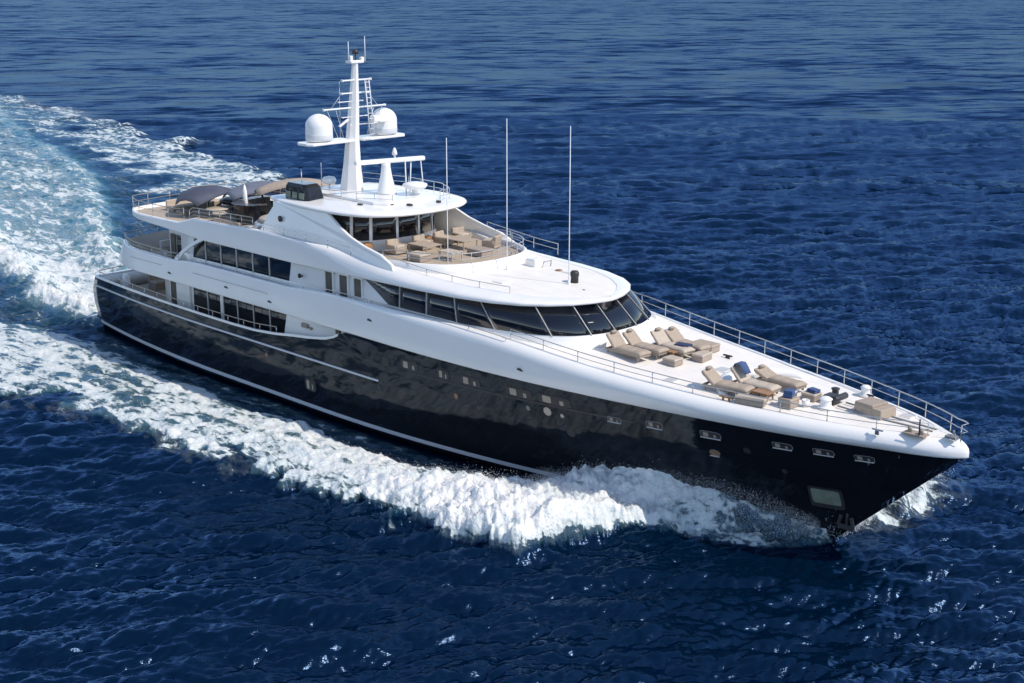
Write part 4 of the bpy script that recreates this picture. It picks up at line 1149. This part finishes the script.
# stern wash, curving away to port behind the turning yacht
k = np.clip(-(X + .5), 0, None)
yc = np.interp(X, [-420, -200, -107, -72, -50, -35, -20, -10, 0], [120, 66, 36, 26, 17, 9.5, 3.8, .8, 0])
wash_w = np.interp(k, [0, 20, 50, 100, 400], [3.4, 5.2, 7.5, 8.5, 16]) + 1.5 * wob
YW = Y - yc
wash = sm(1.45, .45, np.abs(YW) / wash_w) * sm(0.5, -1.5, X) * np.exp(-k / 300)
ridge = (np.exp(-((YW + wash_w * .8) / 1.7) ** 2) + .8 * np.exp(-((YW - wash_w * .8) / 1.6) ** 2)) * sm(0, -4, X)
Z += (ridge * 1.25 * np.exp(-k / 60) - .30 * wash * np.exp(-k / 20)) + wash * .22 * (lump - .5) + ridge * np.exp(-k / 60) * .35 * (lump2 - .4)
Z -= .40 * np.exp(-((Y - yc + wash_w + 2.6) / 2.2) ** 2) * sm(4, -4, X) * np.exp(-k / 60)
# transverse / diverging crest behind on the port side
Z += .95 * np.exp(-((AY - (outer - 1.5)) / 2.6) ** 2) * sm(-20, -60, X) * np.exp(-k / 220) * near * (.6 + wob)
# port-side spray root
pb = np.exp(-(((X - 53.9) / 1.5) ** 2 + ((Y - 5.4) / 2.8) ** 2)) * 1.0
Z += pb * (lump + .35)
# foam density ----------------------------------------------------------------
dens = np.interp(X, [-420, -150, -60, -10, 12, 26, 36, 44, 47, 49, 51, 54], [.16, .36, .56, .58, .61, .66, .82, 1.0, .98, .74, .50, .34])
F = inband * dens
F = np.maximum(F, np.clip(sheet * 1.5, 0, 1) * np.interp(X, [43, 47, 50.5, 52, 54], [1.2, .95, .62, .45, .36]))
F = np.maximum(F, roll * 1.05 * inband)
between = sm(0, 1, (inner + 1.5 - AY) / 2) * (X < 43) * sm(-.2, .6, D)
F = np.maximum(F, between * np.interp(X, [-100, -20, 0, 20, 40], [.10, .20, .34, .36, .32]))
F = np.maximum(F, wash * np.interp(k, [0, 6, 30, 60, 150, 400], [1.0, .78, .60, .54, .46, .25]))
F = np.maximum(F, ridge * 1.05 * np.exp(-k / 110))
F = np.maximum(F, np.exp(-((AY - (outer - 1.0)) / np.interp(X, [-150, 0], [3.5, 1.4])) ** 2) * .55 * (X < 30) * near * sm(0, 1, 1 + wob * 1.6))
F = np.maximum(F, np.clip(pb * 1.5, 0, .8))
F = np.where(near, F, 0)
AER = np.clip(wash * np.interp(k, [0, 10, 120, 400], [.75, .85, .6, .25]) + inband * np.interp(X, [-200, -60, 0, 40], [.25, .45, .45, .3]) + ridge * .5 + between * .15, 0, 1)
AER = np.where(near, AER, 0)
DX = np.where(near, DX, DX)
# keep the water out of the hull
inside = (D < -.15) & (X > 0) & (X < 54)
Z = np.where(inside, np.minimum(Z, .12), Z)
vx = X + DX * .9; vy = Y + DY * .9
co = np.empty((nr * na, 3), np.float32); co[:, 0] = vx.ravel(); co[:, 1] = vy.ravel(); co[:, 2] = Z.ravel()
ii, jj = np.meshgrid(np.arange(nr - 1), np.arange(na - 1), indexing='ij')
a0 = (ii * na + jj).ravel()
quads = np.stack([a0, a0 + na, a0 + na + 1, a0 + 1], 1)
# close the seam behind the camera and the centre
i2 = np.arange(nr - 1); seam = np.stack([i2 * na + na - 1, (i2 + 1) * na + na - 1, (i2 + 1) * na, i2 * na], 1)
quads = np.vstack([quads, seam]).astype(np.int32)
me = bpy.data.meshes.new('sea')
me.vertices.add(len(co)); me.vertices.foreach_set('co', co.ravel())
me.loops.add(quads.size); me.loops.foreach_set('vertex_index', quads.ravel()[:].astype(np.int32))
me.polygons.add(len(quads)); me.polygons.foreach_set('loop_start', np.arange(0, quads.size, 4, dtype=np.int32))
me.polygons.foreach_set('use_smooth', np.ones(len(quads), dtype=bool))
me.update(calc_edges=True)
CHOP = np.clip(1 - fade(3.2) * .72, 0, 1)     # chop finer than the mesh spacing is carried by the shading
for nm, arr in (('foam', F), ('aer', AER), ('chop', CHOP)):
    at = me.attributes.new(nm, 'FLOAT', 'POINT'); at.data.foreach_set('value', arr.ravel().astype(np.float32))
sea = bpy.data.objects.new('sea', me)
COL.objects.link(sea); sea['kind'] = 'structure'; sea['label'] = 'deep blue open sea with the yacht wake'

def sea_material():
    m = bpy.data.materials.new('sea_water'); m.use_nodes = True
    nt = m.node_tree; N = nt.nodes; L = nt.links
    N.remove(N['Principled BSDF']); out = N['Material Output']
    geo = N.new('ShaderNodeNewGeometry')
    def node(t, **kw):
        n = N.new(t)
        for k_, v_ in kw.items(): setattr(n, k_, v_)
        return n
    def math_(op, a, b=None, clamp=False):
        n = node('ShaderNodeMath', operation=op, use_clamp=clamp)
        for i, s in enumerate((a, b)):
            if s is None: continue
            if isinstance(s, (int, float)): n.inputs[i].default_value = s
            else: L.new(s, n.inputs[i])
        return n.outputs[0]
    def noise(scale, detail, rough=.55, stretch=(1, 1, 1), rot=0.0, dist=0.0):
        mp = node('ShaderNodeMapping', vector_type='TEXTURE'); mp.inputs['Scale'].default_value = tuple(1 / q for q in stretch); mp.inputs['Rotation'].default_value = (0, 0, rot)
        L.new(geo.outputs['Position'], mp.inputs['Vector'])
        n = node('ShaderNodeTexNoise'); n.inputs['Scale'].default_value = scale; n.inputs['Detail'].default_value = detail
        n.inputs['Roughness'].default_value = rough; n.inputs['Distortion'].default_value = dist
        L.new(mp.outputs['Vector'], n.inputs['Vector'])
        return n.outputs['Fac']
    def mrange(v, a, b, c=0., d=1., smooth=False):
        n = node('ShaderNodeMapRange'); n.interpolation_type = 'SMOOTHSTEP' if smooth else 'LINEAR'
        for i, s in zip(('From Min', 'From Max', 'To Min', 'To Max'), (a, b, c, d)): n.inputs[i].default_value = s
        L.new(v, n.inputs['Value']); return n.outputs['Result']
    fo = node('ShaderNodeAttribute', attribute_name='foam').outputs['Fac']
    ae = node('ShaderNodeAttribute', attribute_name='aer').outputs['Fac']
    # foam pattern: broad patches, streaks and lace
    n1 = noise(.30, 5, .6, (.30, 1, 1), 0, .8)
    n2 = noise(1.0, 7, .66, (.27, 1, 1), .06, 1.6)
    n3 = noise(6.0, 4, .65, (.7, 1, 1))
    vo = node('ShaderNodeTexVoronoi', feature='DISTANCE_TO_EDGE'); vo.inputs['Scale'].default_value = .9
    vm = node('ShaderNodeMapping'); vm.inputs['Scale'].default_value = (.7, 1, 1)
    wn_ = node('ShaderNodeTexNoise'); wn_.inputs['Scale'].default_value = .8; wn_.inputs['Detail'].default_value = 4
    L.new(geo.outputs['Position'], wn_.inputs['Vector'])
    va = node('ShaderNodeVectorMath', operation='MULTIPLY_ADD'); L.new(wn_.outputs['Color'], va.inputs[0]); va.inputs[1].default_value = (1.8, 1.8, 0); L.new(geo.outputs['Position'], va.inputs[2])
    L.new(va.outputs['Vector'], vm.inputs['Vector']); L.new(vm.outputs['Vector'], vo.inputs['Vector'])
    lace = mrange(vo.outputs['Distance'], 0, .32, .16, -.16)
    s = math_('ADD', math_('MULTIPLY', math_('SUBTRACT', n1, .5), 1.25), math_('MULTIPLY', math_('SUBTRACT', n2, .5), 1.65))
    s = math_('ADD', s, math_('MULTIPLY', math_('SUBTRACT', n3, .5), .40)); s = math_('ADD', s, lace)
    tot = math_('ADD', fo, s)
    gate = mrange(fo, .02, .16)
    fmask = math_('MULTIPLY', mrange(tot, .44, .66, smooth=True), gate, True)
    thin = math_('MULTIPLY', math_('MULTIPLY', mrange(tot, .12, .55, 0, .55), gate), mrange(ae, .42, .62, .25, 1.0))
    fall = math_('MAXIMUM', fmask, thin)
    # water
    b1 = noise(.9, 4, .6, (1, .35, 1), WIND); b2 = noise(.16, 4, .6, (1, .3, 1), WIND); b3 = noise(4.5, 3, .6, (1, .5, 1), WIND)
    hgt = math_('ADD', math_('MULTIPLY', b1, .09), math_('ADD', math_('MULTIPLY', b2, .30), math_('MULTIPLY', b3, .034)))
    bp = node('ShaderNodeBump'); bp.inputs['Strength'].default_value = 1.0; bp.inputs['Distance'].default_value = 1.0
    L.new(hgt, bp.inputs['Height'])
    deep = node('ShaderNodeMix', data_type='RGBA'); deep.inputs['A'].default_value = (.0001, .0062, .0185, 1); deep.inputs['B'].default_value = (.075, .25, .30, 1)
    L.new(math_('MULTIPLY', ae, mrange(n1, .25, .65, .35, 1.0)), deep.inputs['Factor'])
    wd_ = node('ShaderNodeBsdfDiffuse'); L.new(deep.outputs['Result'], wd_.inputs['Color'])
    wg = node('ShaderNodeBsdfGlossy'); wg.inputs['Color'].default_value = (.33, .56, 1.0, 1); wg.inputs['Roughness'].default_value = .12
    fr = node('ShaderNodeFresnel'); fr.inputs['IOR'].default_value = 1.5
    # unresolved ripples: random facet tilt in world space
    def tilt(scale, amt, stretch=(1, 1, 1), rot=0.0, det=2):
        mp = node('ShaderNodeMapping', vector_type='TEXTURE'); mp.inputs['Scale'].default_value = tuple(1 / q for q in stretch); mp.inputs['Rotation'].default_value = (0, 0, rot)
        L.new(geo.outputs['Position'], mp.inputs['Vector'])
        n = node('ShaderNodeTexNoise'); n.inputs['Scale'].default_value = scale; n.inputs['Detail'].default_value = det
        L.new(mp.outputs['Vector'], n.inputs['Vector'])
        a = node('ShaderNodeVectorMath', operation='SUBTRACT'); L.new(n.outputs['Color'], a.inputs[0]); a.inputs[1].default_value = (.5, .5, .5)
        c = node('ShaderNodeVectorMath', operation='MULTIPLY'); L.new(a.outputs['Vector'], c.inputs[0]); c.inputs[1].default_value = (amt, amt, 0)
        return c.outputs['Vector']
    def vadd(a, c):
        n = node('ShaderNodeVectorMath', operation='ADD'); L.new(a, n.inputs[0]); L.new(c, n.inputs[1]); return n.outputs['Vector']
    ch = node('ShaderNodeAttribute', attribute_name='chop').outputs['Fac']
    def scl(v, f):
        n = node('ShaderNodeVectorMath', operation='SCALE'); L.new(v, n.inputs[0]); L.new(f, n.inputs['Scale']); return n.outputs['Vector']
    tl = vadd(vadd(tilt(2.2, .34, (1, .4, 1), WIND, 4), tilt(.35, .50, (1, .22, 1), WIND, 4)), vadd(tilt(.07, .60, (1, .25, 1), WIND, 6), tilt(.012, .30, (1, .3, 1), WIND, 5)))
    tl = vadd(tl, scl(vadd(vadd(tilt(.45, 1.2, (1, .35, 1), WIND, 3), tilt(.13, 1.1, (1, .5, 1), WIND, 4)), tilt(.035, .6, (1, .55, 1), WIND, 4)), ch))
    nn = node('ShaderNodeVectorMath', operation='NORMALIZE'); L.new(vadd(bp.outputs['Normal'], tl), nn.inputs[0])
    L.new(nn.outputs['Vector'], wg.inputs['Normal']); L.new(nn.outputs['Vector'], fr.inputs['Normal'])
    wp = node('ShaderNodeMixShader'); L.new(math_('MINIMUM', fr.outputs['Fac'], .205), wp.inputs['Fac'])   # rough sea: grazing reflectance saturates
    L.new(wd_.outputs['BSDF'], wp.inputs[1]); L.new(wg.outputs['BSDF'], wp.inputs[2])
    # foam
    fh = math_('ADD', math_('MULTIPLY', noise(2.2, 5, .6), .22), math_('ADD', math_('MULTIPLY', n3, .07), math_('MULTIPLY', fmask, .12)))
    fb = node('ShaderNodeBump'); fb.inputs['Strength'].default_value = 1.0; fb.inputs['Distance'].default_value = .9; L.new(fh, fb.inputs['Height'])
    fc = node('ShaderNodeMix', data_type='RGBA'); fc.inputs['A'].default_value = (.42, .53, .56, 1); fc.inputs['B'].default_value = (.80, .795, .78, 1)
    L.new(mrange(tot, .45, 1.2), fc.inputs['Factor'])
    fp = node('ShaderNodeBsdfPrincipled'); L.new(fc.outputs['Result'], fp.inputs['Base Color']); fp.inputs['Roughness'].default_value = .7; fp.inputs['Specular IOR Level'].default_value = .25
    L.new(fb.outputs['Normal'], fp.inputs['Normal'])
    mx = node('ShaderNodeMixShader'); L.new(fall, mx.inputs['Fac']); L.new(wp.outputs['Shader'], mx.inputs[1]); L.new(fp.outputs['BSDF'], mx.inputs[2])
    L.new(mx.outputs['Shader'], out.inputs['Surface'])
    return m
M_sea = sea_material()
me.materials.append(M_sea)

# ------------------------------------------------------------------ spray: droplets thrown up by the bow
M_spray = mat('spray_white', (.82, .84, .85), .5, var=.03)
def spray(name, fn, n, seed, r0, r1):
    rng = np.random.default_rng(seed)
    P = fn(rng, n); R_ = r0 + (r1 - r0) * rng.random(len(P)) ** 3
    base = np.array([(1, 0, 0), (-.5, .87, 0), (-.5, -.87, 0), (0, 0, 1.2), (0, 0, -1.0)])
    rot = rng.random((len(P), 1)) * 6.28
    V = np.empty((len(P), 5, 3))
    c, s = np.cos(rot), np.sin(rot)
    V[:, :, 0] = base[None, :, 0] * c - base[None, :, 1] * s; V[:, :, 1] = base[None, :, 0] * s + base[None, :, 1] * c; V[:, :, 2] = base[None, :, 2]
    V = V * R_[:, None, None] + P[:, None, :]
    T = np.array([(0, 1, 3), (1, 2, 3), (2, 0, 3), (1, 0, 4), (2, 1, 4), (0, 2, 4)])
    Fc = (np.arange(len(P))[:, None, None] * 5 + T[None]).reshape(-1, 3)
    me = bpy.data.meshes.new(name); me.from_pydata(V.reshape(-1, 3).tolist(), [], Fc.tolist()); me.materials.append(M_spray)
    o = bpy.data.objects.new(name, me); COL.objects.link(o); o['kind'] = 'stuff'
    return o
def f_star(rng, n):
    x = rng.uniform(41, 54.0, n); hw = np.interp(x, hx, hy)
    g = np.interp(x, [41, 43.5, 46, 48, 50, 52, 53.6, 54.6], [.5, 1.0, 1.5, 2.1, 2.3, 2.0, 1.1, 0.1])
    w = np.interp(x, [41, 46, 48, 51, 54], [3.5, 2.6, 1.5, 1.1, .5])
    d = np.abs(rng.normal(0, .75, n)) * w
    z = g * np.exp(-(d / w / 1.1) ** 2) * (1.08 * rng.random(n) ** .45) + np.abs(rng.normal(0, .16, n))
    y = -(hw + .05 + .12 * z + d)
    return np.c_[x, y, z]
o = spray('bow_spray', f_star, 60000, 11, .003, .013); o['label'] = 'white droplets flying off the starboard bow wave'; o['category'] = 'spray'
# fine mist clinging to the broken water, seeded on the sea surface itself
mw = np.clip(F - .62, 0, 1) * (X > 14) * (X < 54.6) * near * np.interp(X, [14, 34, 40], [.15, .5, 1.0]) * SP * SP
mw = mw * (Y < 14); mw = (mw / mw.sum()).ravel()
def f_mist(rng, n):
    i = rng.choice(len(mw), n, p=mw); P = co[i].astype(float)
    P[:, 0] += rng.normal(0, .10, n); P[:, 1] += rng.normal(0, .10, n)
    P[:, 2] += np.abs(rng.normal(0, 1, n)) ** 1.6 * np.interp(P[:, 0], [14, 40, 48], [.03, .10, .16])
    return P
o = spray('foam_mist', f_mist, 60000, 12, .005, .018); o['label'] = 'fine white mist over the breaking water beside the hull'; o['category'] = 'spray'
def f_port(rng, n):
    t = rng.random(n); x = 54.6 - 1.3 * t + rng.normal(0, .5, n) * (.3 + t); y = .9 + 8.2 * t + rng.normal(0, .7, n)
    z = np.abs(rng.normal(0, .40, n)) + 3.0 * np.sin(np.clip(t * 1.15 + .1, 0, 1) * 3.1) * rng.random(n) ** 1.3
    return np.c_[x, y, np.abs(z)]
o = spray('port_spray', f_port, 90000, 13, .003, .020); o['label'] = 'white spray burst on the far side of the bow'; o['category'] = 'spray'
